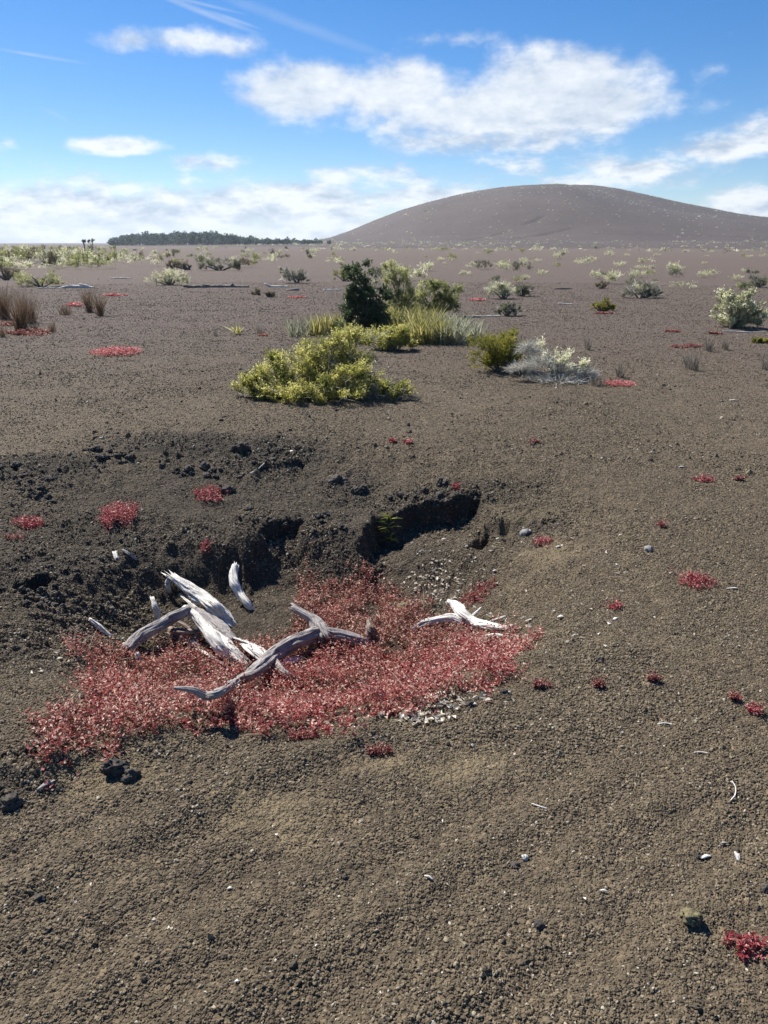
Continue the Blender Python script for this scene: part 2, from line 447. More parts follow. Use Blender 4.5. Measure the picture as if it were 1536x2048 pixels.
# ------------------------------------------------------------------ ground sheet
def build_ground():
    fine = np.arange(-R(47), R(47) + 1e-6, R(94) / 760)
    rest = np.linspace(R(47), R(313), 72)[1:-1]
    th = np.concatenate([fine, rest])
    r1 = np.exp(np.arange(math.log(0.5), math.log(40), 0.0033))
    r2 = np.exp(np.linspace(math.log(40), math.log(2500), 190))[1:]
    rr = np.concatenate([r1, r2])
    RR, TH = np.meshgrid(rr, th, indexing='ij')
    X = (RR * np.sin(TH)).ravel(); Y = (RR * np.cos(TH)).ravel()
    Z = H(X, Y)
    nr, na = len(rr), len(th)
    V = np.vstack([np.stack([X, Y, Z], 1), [[0, 0, float(H(0.0, 0.0))]]])
    i = np.arange(nr - 1)[:, None] * na; j = np.arange(na)
    q = np.stack([i + j, i + na + j, i + na + (j + 1) % na, i + (j + 1) % na], -1).reshape(-1, 4)[:, ::-1]
    t = np.stack([np.full(na, nr * na), (j + 1) % na, j], -1)
    x, y = V[:, 0], V[:, 1]
    r = np.hypot(x, y)
    wx = x + 0.14 * fbm(x / 0.3, y / 0.3, 3, 61); wy = y + 0.14 * fbm(x / 0.3 + 5, y / 0.3, 3, 62)
    zr = np.clip(blobs(wx, wy, RUBBLE), 0, 1) * 0.75
    e1 = ((wx + 1.0) / 2.0) ** 2 + ((wy - 4.6) / 1.75) ** 2
    zr = np.maximum(zr, 0.62 * np.clip(1.5 * (1 - e1), 0, 1))
    zt = np.clip(blobs(wx, wy, TAN), 0, 1) * 0.22
    zf = ss(5, 18, r)
    me = mesh_from('cinder_field', V, t, q, M['ground'], {'zones': np.stack([zr, zt, zf], 1)}, True)
    o = link('cinder_field', me)
    tag(o, 'dark brown cinder field running to the horizon with a hollow in front', 'ground', None, 'structure')


build_ground()

# ------------------------------------------------------------------ hill
HX, HY = 0.2312 * 0.94 * 700, 700.0
LT = [(0, 1), (.13, .99), (.23, .963), (.34, .917), (.45, .833), (.55, .722), (.66, .593), (.77, .415), (.87, .24), (.95, .125), (1.03, .055), (1.15, .031), (1.4, .014), (1.75, .002), (1.9, -.03)]
RT = [(0, 1), (.10, .998), (.165, .92), (.24, .80), (.30, .70), (.37, .59), (.43, .505), (.49, .44), (.54, .40), (.7, .24), (.85, .10), (1.0, .045), (1.15, .029), (1.4, .013), (1.75, .002), (1.9, -.03)]


def HILL(x, y):
    dx = x - HX; dy = y - HY
    u = np.where(dx < 0, dx / 209.0, dx / 352.0); v = dy / 280.0
    rho = np.hypot(u, v)
    ang = np.arctan2(v, u)                       # 0 right, pi left
    w = ss(-0.3, 0.5, np.cos(ang))
    fl = np.interp(rho, *zip(*LT)); fr = np.interp(rho, *zip(*RT))
    h = (fl * (1 - w) + fr * w) * 47.0
    h = h + (0.9 * fbm(x / 40, y / 40, 4, 71) + 0.25 * fbm(x / 6, y / 6, 2, 75)) * np.clip(1.1 - rho, 0, 1)
    h = h - 0.25 * np.clip(rho - 1.1, 0, 1)
    return h


def GULLY(x, y):
    """eroded trench that runs down the face"""
    d = np.full_like(x, 9e9)
    for (ax, ay, bx, by) in GUL:
        px, py = bx - ax, by - ay
        t = np.clip(((x - ax) * px + (y - ay) * py) / (px * px + py * py), 0, 1)
        d = np.minimum(d, np.hypot(x - ax - t * px, (y - ay - t * py) * 0.55))
    return -1.3 * np.clip(1 - d / 1.9, 0, 1) * np.clip(.6 + 1.2 * fbm(x / 14, y / 14, 2, 79), 0, 1)


def hill_at(px, py):
    d = ray(px, py)
    t = np.linspace(300, 900, 4000)
    P = EYE + t[:, None] * d
    k = np.argmax(P[:, 2] < HILL(P[:, 0], P[:, 1]))
    return P[k] if k else None


gp = [hill_at(*p) for p in [(1085, 433), (1072, 441), (1050, 450), (1032, 456), (1028, 460), (1000, 467), (965, 475), (930, 480)]]
gp2 = [hill_at(*p) for p in [(1140, 458), (1100, 467), (1060, 473), (1010, 480)]]
GUL = [(a[0], a[1], b[0], b[1]) for g in (gp, gp2) for a, b in zip(g, g[1:]) if a is not None and b is not None]


def build_hill():
    nx, ny = 640, 560
    X, Y = np.meshgrid(np.linspace(HX - 410, HX + 690, nx), np.linspace(HY - 545, HY + 360, ny))
    X = X.ravel(); Y = Y.ravel()
    Z = HILL(X, Y) + GULLY(X, Y)
    i = np.arange(ny - 1)[:, None] * nx; j = np.arange(nx - 1)
    q = np.stack([i + j, i + j + 1, i + nx + j + 1, i + nx + j], -1).reshape(-1, 4)
    keep = (Z[q] > -2.4).any(1)
    q = q[keep]
    o = link('cinder_hill', mesh_from('cinder_hill', np.stack([X, Y, np.maximum(Z, -2.6)], 1), None, q, M['hill'], None, True))
    tag(o, 'broad rounded brown cinder cone rising behind the plain', 'hill', None, 'structure')


build_hill()

# ------------------------------------------------------------------ gravel (uncountable)
def build_gravel():
    n1, n2 = 640000, 6000
    az = rng.uniform(-R(43), R(43), n1)
    # flat density to 3.2 m, then thinning out
    w1 = 0.5 * (3.2 ** 2 - 0.95 ** 2); w2 = 3.2 ** 2 * math.log(26 / 3.2)
    u = rng.random(n1)
    nearer = rng.random(n1) < w1 / (w1 + w2)
    r = np.where(nearer, np.sqrt(0.95 ** 2 + u * (3.2 ** 2 - 0.95 ** 2)), 3.2 * (34 / 3.2) ** (u ** 1.35))
    s = np.exp(np.clip(rng.normal(0, 0.30, n1), -.8, .8) + math.log(0.0031)) * (1 + 0.075 * np.clip(r - 3, 0, 20))
    az2 = rng.uniform(-R(34), R(34), n2); r2 = 6 * (45 / 6) ** rng.random(n2)
    s2 = np.exp(rng.normal(math.log(0.010), 0.35, n2))
    n3 = 500                                            # scattered larger clinkers
    az2 = np.concatenate([az2, rng.uniform(-R(40), R(40), n3)]); r2 = np.concatenate([r2, 1.0 * 8 ** rng.random(n3)])
    s2 = np.concatenate([s2, np.exp(rng.normal(math.log(.007), .25, n3))])
    az = np.concatenate([az, az2]); r = np.concatenate([r, r2]); s = np.clip(np.concatenate([s, s2]), 0.0022, 0.03)
    x = r * np.sin(az); y = r * np.cos(az)
    pt = fbm(x / 0.35, y / 0.35, 3, 81)                 # drifts of coarser and finer grains
    s = s * (1 + 0.5 * pt + 0.4 * fbm(x / 1.3, y / 1.3, 2, 83))
    fine = blobs(x, y, TAN)
    rub = blobs(x, y, RUBBLE)
    s = s * (1 - 0.45 * fine) * (1 + 0.8 * rub * rng.random(len(s)) ** 2)
    z = H(x, y) + s * 0.05
    me = mesh_from('cinder_gravel', np.stack([x, y, z], 1))
    a = me.attributes.new('siz', 'FLOAT_VECTOR', 'POINT')
    sc = s[:, None] * rng.uniform(0.7, 1.25, (len(s), 3)) * np.array([1, 1, 0.8])
    a.data.foreach_set('vector', sc.astype(np.float32).ravel())
    a = me.attributes.new('rot', 'FLOAT_VECTOR', 'POINT')
    a.data.foreach_set('vector', rng.uniform(0, 6.28, (len(s), 3)).astype(np.float32).ravel())
    o = link('cinder_gravel', me)
    tag(o, 'loose brown cinder gravel covering the near ground', 'gravel', None, 'stuff')
    g = bpy.data.node_groups.new('gravel', 'GeometryNodeTree')
    g.interface.new_socket('Geometry', in_out='INPUT', socket_type='NodeSocketGeometry')
    g.interface.new_socket('Geometry', in_out='OUTPUT', socket_type='NodeSocketGeometry')
    N, L = g.nodes, g.links
    gi = N.new('NodeGroupInput'); go = N.new('NodeGroupOutput')
    gti = N.new('GeometryNodeGeometryToInstance')
    for k in range(6):
        ico = N.new('GeometryNodeMeshIcoSphere'); ico.inputs['Radius'].default_value = 1; ico.inputs['Subdivisions'].default_value = 2
        sp = N.new('GeometryNodeSetPosition')
        nz = N.new('ShaderNodeTexNoise'); nz.noise_dimensions = '4D'; nz.inputs['W'].default_value = k * 3.3; nz.inputs['Scale'].default_value = 1.1
        sub = N.new('ShaderNodeVectorMath'); sub.operation = 'SUBTRACT'; sub.inputs[1].default_value = (0.5, 0.5, 0.5)
        mul = N.new('ShaderNodeVectorMath'); mul.operation = 'SCALE'; mul.inputs['Scale'].default_value = 2.0
        L.new(nz.outputs['Color'], sub.inputs[0]); L.new(sub.outputs[0], mul.inputs[0])
        L.new(ico.outputs['Mesh'], sp.inputs['Geometry']); L.new(mul.outputs[0], sp.inputs['Offset'])
        sm = N.new('GeometryNodeSetMaterial'); sm.inputs['Material'].default_value = M['gravel']
        L.new(sp.outputs[0], sm.inputs[0]); L.new(sm.outputs[0], gti.inputs[0])
    m2p = N.new('GeometryNodeMeshToPoints')
    iop = N.new('GeometryNodeInstanceOnPoints'); iop.inputs['Pick Instance'].default_value = True
    A = N.new('GeometryNodeInputNamedAttribute'); A.data_type = 'FLOAT_VECTOR'; A.inputs['Name'].default_value = 'siz'
    B = N.new('GeometryNodeInputNamedAttribute'); B.data_type = 'FLOAT_VECTOR'; B.inputs['Name'].default_value = 'rot'
    rv = N.new('FunctionNodeRandomValue'); rv.data_type = 'INT'
    rv.inputs[4].default_value = 0; rv.inputs[5].default_value = 5
    L.new(gi.outputs[0], m2p.inputs[0]); L.new(m2p.outputs[0], iop.inputs['Points']); L.new(gti.outputs[0], iop.inputs['Instance'])
    L.new(rv.outputs[2], iop.inputs['Instance Index'])
    L.new(A.outputs[0], iop.inputs['Scale']); L.new(B.outputs[0], iop.inputs['Rotation'])
    L.new(iop.outputs[0], go.inputs[0])
    md = o.modifiers.new('gravel', 'NODES'); md.node_group = g
    me.materials.append(M['gravel'])


build_gravel()

# ------------------------------------------------------------------ red sorrel
def inpoly(x, y, P):
    P = np.asarray(P); ins = np.zeros(len(x), bool)
    j = len(P) - 1
    for i in range(len(P)):
        c = ((P[i, 1] > y) != (P[j, 1] > y)) & (x < (P[j, 0] - P[i, 0]) * (y - P[i, 1]) / (P[j, 1] - P[i, 1] + 1e-12) + P[i, 0])
        ins ^= c; j = i
    return ins


def sprigs(x, y, z, h, leaf, per=7, tint0=0.35, spread=0.5, tsd=0.28):
    """upright little stems, each with pairs of small leaves"""
    n = len(x)
    k = np.repeat(np.arange(n), per)
    t = np.tile(np.linspace(0.15, 1, per), n) + rng.normal(0, 0.06, n * per)
    lean = rng.normal(size=(n, 2)) * spread * 0.5
    hh = h * rng.uniform(0.6, 1.3, n)
    P = np.stack([x[k] + lean[k, 0] * hh[k] * t, y[k] + lean[k, 1] * hh[k] * t, z[k] + hh[k] * t], 1)
    a = rng.uniform(0, 6.28, n * per)
    D = norm(np.stack([np.cos(a), np.sin(a), rng.uniform(-0.2, 0.9, n * per)], 1))
    L = leaf * rng.uniform(0.6, 1.35, n * per)
    tint = np.clip(tint0 + rng.normal(0, tsd, n * per) + 0.12 * (t - 0.5) + rng.normal(0, 0.10, n)[k], 0, 1)
    return leaves(P, D, L, L * 0.55, tint)


def clump(px, py, wpx, hpx, label, mat='crimson', dens=1.0, leaf=0.014, tall=0.035, name='red_sorrel'):
    c = at(px, py); m = scale_at(c)
    rx = wpx * m / 2
    # the ground is seen foreshortened, so the plan depth is larger than the height in the picture
    dep = max(0.25, math.sin(math.atan2(1.65 - c[2], np.hypot(c[0], c[1]))))
    ry = min(max(0.3 * rx, (hpx * m - tall * 0.6) / dep / 2), rx * 2.2)
    leaf = max(leaf * .85, m * 3.8); tall = max(tall, hpx * m * 0.35)
    n = int(np.clip(dens * 1.35 * rx * ry / (leaf * leaf), 36, 1500))
    a = rng.uniform(0, 6.28, n); q = np.sqrt(rng.random(n)) * (0.75 + 0.35 * perlin(np.cos(a) * 1.7 + px, np.sin(a) * 1.7 + py, 5))
    x = c[0] + rx * q * np.cos(a); y = c[1] + ry * q * np.sin(a)
    z = H(x, y)
    hh = tall * (1.1 - 0.6 * q)
    v, t, ti = sprigs(x, y, z, hh, leaf, 6, 0.45, 0.9)
    o = link(name, mesh_from(name, v - c, t, None, M[mat], {'tint': ti}), None, c)
    tag(o, label, 'red plant', 'red sorrel tufts on the cinder')
    return o


def build_mat():
    out = [(80, 1452), (130, 1425), (165, 1395), (180, 1350), (170, 1315), (200, 1290), (255, 1300), (330, 1290), (400, 1300), (450, 1310), (485, 1290),
           (500, 1255), (492, 1205), (505, 1160), (560, 1146), (640, 1150), (720, 1160), (780, 1180), (800, 1205), (850, 1215), (900, 1240), (1000, 1262), (1062, 1285),
           (1020, 1320), (1020, 1362), (960, 1385), (880, 1405), (820, 1420), (760, 1445), (690, 1455), (600, 1470), (520, 1472), (430, 1462),
           (330, 1462), (255, 1480), (195, 1508), (115, 1534), (80, 1522), (100, 1488)]
    P = np.array([at(a, b)[:2] for a, b in out])
    n = 30000
    lo, hi = P.min(0) - .15, P.max(0) + .15
    x = rng.uniform(lo[0], hi[0], n); y = rng.uniform(lo[1], hi[1], n)
    jx = x + 0.15 * fbm(x / 0.16, y / 0.16, 3, 91) + rng.normal(0, .02, n); jy = y + 0.15 * fbm(x / 0.16 + 4, y / 0.16, 3, 92) + rng.normal(0, .025, n)
    k = inpoly(jx, jy, P)
    gap = fbm(x / 0.22, y / 0.22, 3, 93)
    k &= gap > -0.20 - 0.25 * rng.random(n)
    back = ss(3.35, 3.75, y + 0.12 * (x > -0.5) * 0)             # the drier growth at the back of the hollow
    k &= ~((x < -0.55) & (y > 3.75) & (x > -1.3))
    x, y, gap, back = x[k], y[k], gap[k], back[k]
    z = H(x, y)
    mound = 0.055 * (1 + 2.3 * fbm(x / 0.2, y / 0.2, 3, 94)).clip(0.15, 2.6)
    dry = (rng.random(len(x)) < (0.20 + 0.30 * ss(-.35, -.8, x) + 0.60 * back + 0.5 * np.clip(fbm(x / 0.45, y / 0.45, 2, 96), -.4, 1)))
    root = empty('sorrel_mat', at(560, 1400), 'dense mat of small red leaves filling the floor of the hollow', 'ground cover')
    root['kind'] = 'stuff'
    loc = np.array(root.location)
    for msk, mt, nm, t0 in ((~dry, 'red', 'red_foliage', 0.50), (dry, 'redbrown', 'brown_foliage', 0.52)):
        v, t, ti = sprigs(x[msk], y[msk], z[msk], mound[msk], 0.0138, 7, t0, 0.9, 0.32)
        link(nm, mesh_from(nm, v - loc, t, None, M[mt], {'tint': ti}), root)
    k = rng.choice(len(x), 3800)                                   # thin dry stems standing among the leaves
    B = np.stack([x[k], y[k], z[k]], 1); n = len(k)
    D = norm(np.stack([rng.normal(0, .7, n), rng.normal(0, .7, n), np.ones(n)], 1))
    v, q, ti = strips(B, D, rng.uniform(.04, .12, n) * (.6 + mound[k] * 8), np.full(n, .0028), np.clip(rng.normal(.45, .3, n), 0, 1), .3, 3)
    link('dry_stems', mesh_from('dry_stems', v - loc, None, q, M['drystem'], {'tint': ti}), root)
    return P


MATP = build_mat()

CL = [(235, 707, 135, 28, 'long low patch of pink red plants on open cinder, left of the yellow green shrub', 'pinkred'),
      (1238, 770, 92, 20, 'pink red plants beside the grey grass at the right end of the bleached shrub', 'pinkred'),
      (420, 993, 72, 34, 'red tuft with a black stone at its right on the far slope of the hollow', 'crimson'),
      (238, 1038, 95, 58, 'dense dark red tuft on the upper left slope of the hollow', 'crimson'),
      (60, 1052, 80, 28, 'sparse red tuft on the slope near the left edge, upper of two', 'crimson'),
      (28, 1078, 62, 14, 'thin red strip of leaves at the left edge under the sparse tuft', 'dusty'),
      (411, 1098, 16, 32, 'narrow red sprig on the bare wall above the white logs', 'crimson'),
      (1085, 1086, 46, 24, 'small pink red tuft behind the tan ash patch at the right rim', 'crimson'),
      (912, 975, 14, 22, 'single red sprig on the brink of the dark undercut bank', 'crimson'),
      (785, 884, 14, 8, 'tiny red tuft, left one of the pair beyond the rim', 'crimson'),
      (815, 886, 20, 11, 'tiny red tuft, right one of the pair beyond the rim', 'crimson'),
      (1068, 886, 24, 7, 'tiny flat red tuft alone on open cinder above the right rim', 'dusty'),
      (1408, 962, 48, 18, 'low red tuft on the right with a smaller one just beside it', 'crimson'),
      (1478, 961, 22, 9, 'very small red tuft to the right of the low red tuft', 'dusty'),
      (1322, 1052, 18, 12, 'small dull red tuft alone in the middle of the right slope', 'dusty'),
      (1388, 1168, 90, 44, 'stretched bright red tuft on the right slope, largest on that slope', 'crimson'),
      (1231, 1216, 30, 26, 'round bright red tuft with white chips beside it on the right slope', 'crimson'),
      (1078, 1374, 44, 14, 'thin red trailing tuft just off the right end of the red mat', 'dusty'),
      (1197, 1373, 30, 12, 'faint red tuft on bare gravel, left one of two level with the mat end', 'dusty'),
      (1306, 1362, 28, 8, 'faint red streak of leaves on bare gravel, right one of two', 'dusty'),
      (1470, 1399, 26, 13, 'small sparse red tuft left of the bright one at the right edge', 'dusty'),
      (1509, 1425, 36, 26, 'compact bright red tuft near the right edge at mid height', 'crimson'),
      (1496, 1895, 108, 62, 'large leaved crimson tuft in the bottom right corner', 'crimson'),
      (757, 1509, 68, 16, 'sparse red tuft on the gravel in front of the mat', 'dusty'),
      (598, 1478, 80, 12, 'thin red fringe just in front of the mat edge', 'dusty'),
      (955, 1195, 70, 34, 'pinkish red tuft behind the right forked root', 'crimson'),
      (900, 1035, 14, 8, 'tiny red sprig inside the dark undercut', 'redbrown'),
      (230, 592, 62, 9, 'thin red band on the plain behind the brown grass', 'pinkred'),
      (150, 612, 40, 16, 'dull red plants among the brown grass clumps', 'pinkred'),
      (595, 596, 42, 8, 'faint red band on the plain beside brown cushions', 'pinkred'),
      (952, 601, 46, 9, 'faint red band right of the green shrub on the plain', 'pinkred'),
      (1206, 628, 44, 7, 'red strip under the low yellow green bush on the right', 'dusty'),
      (1374, 694, 80, 12, 'pale red strip beside the dark grass stems on the right', 'dusty'),
      (1345, 664, 40, 8, 'washed out red strip behind the dark grass stems', 'dusty'),
      (1428, 668, 36, 6, 'washed out red strip below the pale round shrub', 'dusty'),
      (527, 672, 22, 9, 'tiny dull red tuft by dry sprigs left of the yellow green shrub', 'redbrown'),
      (60, 668, 120, 20, 'wide dull red brown patch under the brown grass at the left', 'redbrown'),
      (20, 650, 60, 16, 'dull red brown patch at the left edge behind the grass', 'redbrown')]
for (px, py, w, h, lab, mt) in CL:
    big = py > 1800
    clump(px, py, w, h, lab, mt, dens=.8 if mt == 'dusty' else 1.0, leaf=0.016 if big else 0.014, tall=0.018 if big else 0.03)

# ------------------------------------------------------------------ dead wood
def wood(name, label, cat, mat, limbs, group=None, parts=None, **kw):
    """limbs: list of [(px, py, height, width_px), ...]; first limb is the body"""
    org = None; depth = None
    mb = MB()
    for li, limb in enumerate(limbs):
        opt = dict(kw)
        if isinstance(limb, dict):
            opt.update(limb.get('o', {})); limb = limb['p']
        pts, rad = [], []
        for (px, py, h, w) in limb:
            p = at(px, py, h)
            if limb[0][1] < 700:                       # far logs: keep the whole log at one distance
                if depth is None: depth = float(at(limb[0][0], np.mean([q[1] for q in limb]) + .6)[1])
                d = ray(px, py); p = EYE + d * depth / d[1]; g = float(H(p[0], p[1])); p[2] = max(p[2], g + .01)
            pts.append(p); rad.append(w * scale_at(p) / 2 * .77)
        if org is None:
            org = pts[0].copy()
            for p in pts:
                if p[2] < org[2]: org = p.copy()
        opt.setdefault('sides', 44); opt.setdefault('rough', 0.36); opt.setdefault('ridge', 0.22 if 'branch' in name else 0.32); opt.setdefault('jag', 0.7)
        mb.add(*tube(pts, rad, seed=li * 7 + int(limb[0][0]) % 97, **opt))
    o = link(name, mb.mesh(name, M[mat], org), None, org)
    tag(o, label, cat, group)
    return o


G0 = 'bleached dead wood in the hollow'
wood('dead_branch', 'long curved grey branch with an upturned fork lying on the red mat', 'branch', 'grey_wood', [
    [(350, 1376, .13, 8), (384, 1380, .13, 14), (412, 1392, .10, 18), (442, 1383, .10, 21), (470, 1366, .10, 23), (500, 1350, .10, 28), (522, 1334, .09, 36), (545, 1312, .08, 38), (575, 1292, .09, 37), (610, 1277, .09, 36), (642, 1270, .08, 38), (680, 1273, .07, 30), (716, 1281, .05, 25), (756, 1290, .01, 20)],
    {'p': [(650, 1276, .08, 30), (640, 1258, .10, 36), (626, 1240, .13, 26), (606, 1227, .15, 19), (588, 1216, .16, 16)], 'o': {'jag': 0.9}},
    {'p': [(546, 1318, .08, 14), (560, 1336, .08, 16), (575, 1350, .06, 20), (592, 1360, .03, 18)], 'o': {'jag': 0.8}}], G0)
wood('dead_branch', 'grey arched branch bent sharply down to the red leaves beside the white logs', 'branch', 'grey_wood', [
    [(252, 1300, .02, 26), (275, 1278, .06, 32), (305, 1258, .10, 30), (335, 1242, .13, 28), (360, 1228, .15, 24), (375, 1218, .16, 16)]], G0)
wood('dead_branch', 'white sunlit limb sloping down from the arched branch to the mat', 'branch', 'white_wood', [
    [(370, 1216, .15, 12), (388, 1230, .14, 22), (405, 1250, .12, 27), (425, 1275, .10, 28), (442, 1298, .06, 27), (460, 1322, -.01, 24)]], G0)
wood('split_log', 'thick split white log leaning against the back of the hollow', 'log', 'white_wood', [
    {'p': [(352, 1158, .10, 24), (378, 1178, .10, 40), (402, 1194, .09, 46), (430, 1214, .07, 42), (462, 1244, .0, 30)], 'o': {'flat': 0.5, 'jag': 1.6, 'rough': 0.6, 'ridge': 0.4}},
    {'p': [(415, 1196, .11, 12), (432, 1210, .10, 16), (450, 1226, .06, 12), (462, 1238, .03, 6)], 'o': {'jag': 1.2}}], G0)
wood('split_log', 'grey slab standing in for the shaded lower face of the split white log', 'log', 'grey_wood', [  # added slab, its grey paints the shade on the log's underside
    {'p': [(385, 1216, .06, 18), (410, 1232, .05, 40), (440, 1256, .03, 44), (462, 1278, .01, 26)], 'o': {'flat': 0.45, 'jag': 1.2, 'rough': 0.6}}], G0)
wood('dead_branch', 'short curved white stub standing against the back wall of the hollow', 'branch', 'white_wood', [
    [(470, 1134, .16, 17), (467, 1150, .14, 21), (469, 1168, .12, 22), (480, 1188, .08, 20), (495, 1208, .03, 18), (508, 1226, -.03, 14)]], G0)
wood('split_log', 'broken white slab at the foot of the sloping limb', 'log', 'white_wood', [
    {'p': [(425, 1262, .06, 14), (448, 1284, .05, 34), (468, 1304, .04, 32), (490, 1330, .01, 20)], 'o': {'flat': 0.5, 'jag': 1.5, 'rough': 0.6, 'ridge': 0.4}}], G0)
wood('split_log', 'rounded white chunk tucked behind the curved grey branch', 'log', 'white_wood', [
    {'p': [(494, 1290, .04, 26), (512, 1302, .05, 36), (530, 1316, .04, 34), (542, 1334, .01, 18)], 'o': {'flat': 0.6, 'jag': 0.9, 'rough': 0.6}}], G0)
wood('split_log', 'flat pale chunk poking out right of the curved grey branch', 'log', 'white_wood', [
    {'p': [(556, 1328, .02, 16), (578, 1322, .03, 22), (598, 1318, .02, 16)], 'o': {'flat': 0.6}}], G0)
for lab, mt, pp in [('long thin white shard lying along the lower side of the split log', 'white_wood', [(362, 1190, .07, 8), (392, 1216, .06, 11), (420, 1244, .03, 10), (440, 1262, .0, 6)]),
                    ('narrow grey shard between the sloping limb and the broken slab', 'grey_wood', [(436, 1268, .07, 8), (458, 1288, .05, 12), (486, 1312, .03, 10), (508, 1330, .0, 6)]),
                    ('thin white shard sticking out above the rounded white chunk', 'white_wood', [(470, 1276, .06, 6), (492, 1284, .06, 10), (516, 1296, .05, 9), (534, 1306, .03, 5)]),
                    ('pale broken slat under the lower end of the sloping limb', 'white_wood', [(400, 1300, .03, 7), (424, 1314, .03, 11), (448, 1330, .01, 8)]),
                    ('short dark slat in the shade behind the arched branch', 'brown_wood', [(352, 1240, .05, 7), (378, 1256, .05, 12), (400, 1276, .02, 9)])]:
    wood('wood_fragment', lab, 'wood', mt, [{'p': pp, 'o': {'flat': .45, 'jag': 1.6, 'rough': .6}}], G0)
wood('wood_fragment', 'small white wedge of wood under the arched branch', 'wood', 'white_wood', [
    [(378, 1280, .03, 12), (388, 1292, .03, 20), (404, 1304, .0, 18)]], G0)
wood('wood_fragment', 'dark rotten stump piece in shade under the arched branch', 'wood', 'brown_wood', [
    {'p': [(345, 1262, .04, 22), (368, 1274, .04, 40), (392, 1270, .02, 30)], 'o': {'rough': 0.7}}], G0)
wood('wood_fragment', 'narrow white splinter standing left of the split log', 'wood', 'white_wood', [
    [(338, 1156, .08, 9), (335, 1168, .05, 12), (338, 1184, .0, 9)]], G0)
wood('wood_fragment', 'jagged white splinter standing above the arched branch', 'wood', 'white_wood', [
    {'p': [(306, 1200, .08, 9), (311, 1216, .06, 14), (316, 1236, .0, 16)], 'o': {'jag': 1.4}}], G0)
wood('wood_fragment', 'thin white stick lying on the black slope left of the logs', 'wood', 'white_wood', [
    [(180, 1239, .02, 8), (200, 1255, .02, 12), (222, 1272, .01, 7)]], G0)
wood('wood_fragment', 'small white block at the lower end of the arched branch', 'wood', 'white_wood', [
    [(274, 1308, .03, 10), (276, 1322, .0, 13)]], G0)
wood('wood_fragment', 'thin grey stick high on the slope above the logs', 'wood', 'grey_wood', [
    [(246, 1100, .015, 6), (258, 1108, .015, 8), (272, 1118, .01, 6)]], G0)
wood('wood_fragment', 'pale stub left of the thin grey stick on the upper slope', 'wood', 'white_wood', [
    [(230, 1106, .02, 10), (234, 1118, .0, 10)]], G0)
wood('dead_root', 'white forked root lying across the right end of the red mat', 'root', 'white_wood', [
    [(826, 1260, .0, 14), (850, 1247, .04, 17), (880, 1239, .06, 18), (905, 1236, .07, 20), (925, 1242, .06, 20)],
    [(898, 1204, .10, 12), (912, 1212, .09, 24), (926, 1230, .08, 28), (948, 1246, .05, 26), (980, 1252, .03, 18), (1010, 1256, .01, 12), (1026, 1252, .01, 6)],
    [(938, 1240, .05, 9), (950, 1228, .06, 8), (962, 1216, .07, 5)],
    [(968, 1250, .03, 7), (990, 1240, .03, 6), (1012, 1232, .02, 4)],
    [(930, 1218, .08, 6), (926, 1210, .09, 4)]], G0)
wood('wood_fragment', 'pale split piece under the tip of the forked root', 'wood', 'white_wood', [
    {'p': [(966, 1272, .01, 8), (990, 1270, .02, 16), (1016, 1274, .0, 8)], 'o': {'flat': .5}}], G0)
wood('wood_fragment', 'rough brown rotten knot standing at the buried end of the curved branch', 'wood', 'brown_wood', [
    {'p': [(738, 1246, .12, 12), (740, 1262, .09, 24), (748, 1284, .02, 30)], 'o': {'rough': 0.8, 'jag': 1.4}}], G0)

GL = 'dead logs lying on the plain'
wood('fallen_log', 'long dark fallen log with a broken root end, left of the middle of the plain', 'log', 'dark_wood', [
    [(368, 572, .10, 6), (400, 574, .15, 9), (440, 575, .18, 11), (470, 576, .18, 10), (496, 577, .12, 7)],
    [(440, 577, .1, 6), (458, 573, .25, 6), (466, 567, .4, 3)], [(404, 570, .3, 4), (415, 571, .25, 5), (425, 573, .2, 4)]], GL, sides=10)
wood('fallen_log', 'short white forked branch lying to the right of the long dark log', 'log', 'white_wood', [
    [(530, 568, .35, 4), (545, 574, .2, 6), (560, 576, .15, 6), (575, 575, .15, 5)], [(546, 577, .1, 5), (548, 575, .15, 5)]], GL, sides=10)
wood('fallen_log', 'short dark log end beside the white forked branch', 'log', 'grey_wood', [[(575, 581, .1, 5), (592, 579, .15, 6), (598, 582, .08, 4)]], GL, sides=10)
wood('fallen_log', 'bleached log pile with grey root lying before the left pale shrub', 'log', 'white_wood', [
    [(120, 576, .06, 4), (140, 573, .12, 7), (160, 574, .12, 8), (188, 580, .04, 5)], [(75, 576, .05, 2.5), (100, 576, .07, 3), (125, 577, .07, 4)],
    [(160, 569, .3, 4), (175, 572, .3, 5), (180, 575, .15, 5)]], GL, sides=10)
wood('fallen_log', 'thin bleached branch far out on the left plain', 'log', 'white_wood', [[(222, 557, .04, 2.5), (240, 556, .06, 3), (262, 559, .04, 2.5)]], GL, sides=8)
wood('fallen_log', 'thin white branch left of the dark upright shrub', 'log', 'white_wood', [[(648, 581, .1, 4), (662, 580, .12, 5), (680, 580, .1, 4)], [(650, 577, .3, 2), (652, 581, .1, 3)]], GL, sides=8)
wood('fallen_log', 'dark stick on the open plain right of the middle', 'log', 'dark_wood', [[(1108, 579, .08, 3), (1124, 577, .12, 4), (1144, 579, .06, 3)]], GL, sides=8)
wood('fallen_log', 'white branch on the plain left of the low yellow green bush', 'log', 'white_wood', [[(1117, 607, .08, 3), (1130, 609, .1, 4), (1144, 609, .06, 3)]], GL, sides=8)
wood('fallen_log', 'pale stick lying under the small grey green bush on the plain', 'log', 'white_wood', [[(945, 632, .04, 3), (970, 633, .06, 4), (1000, 632, .06, 4)]], GL, sides=8)
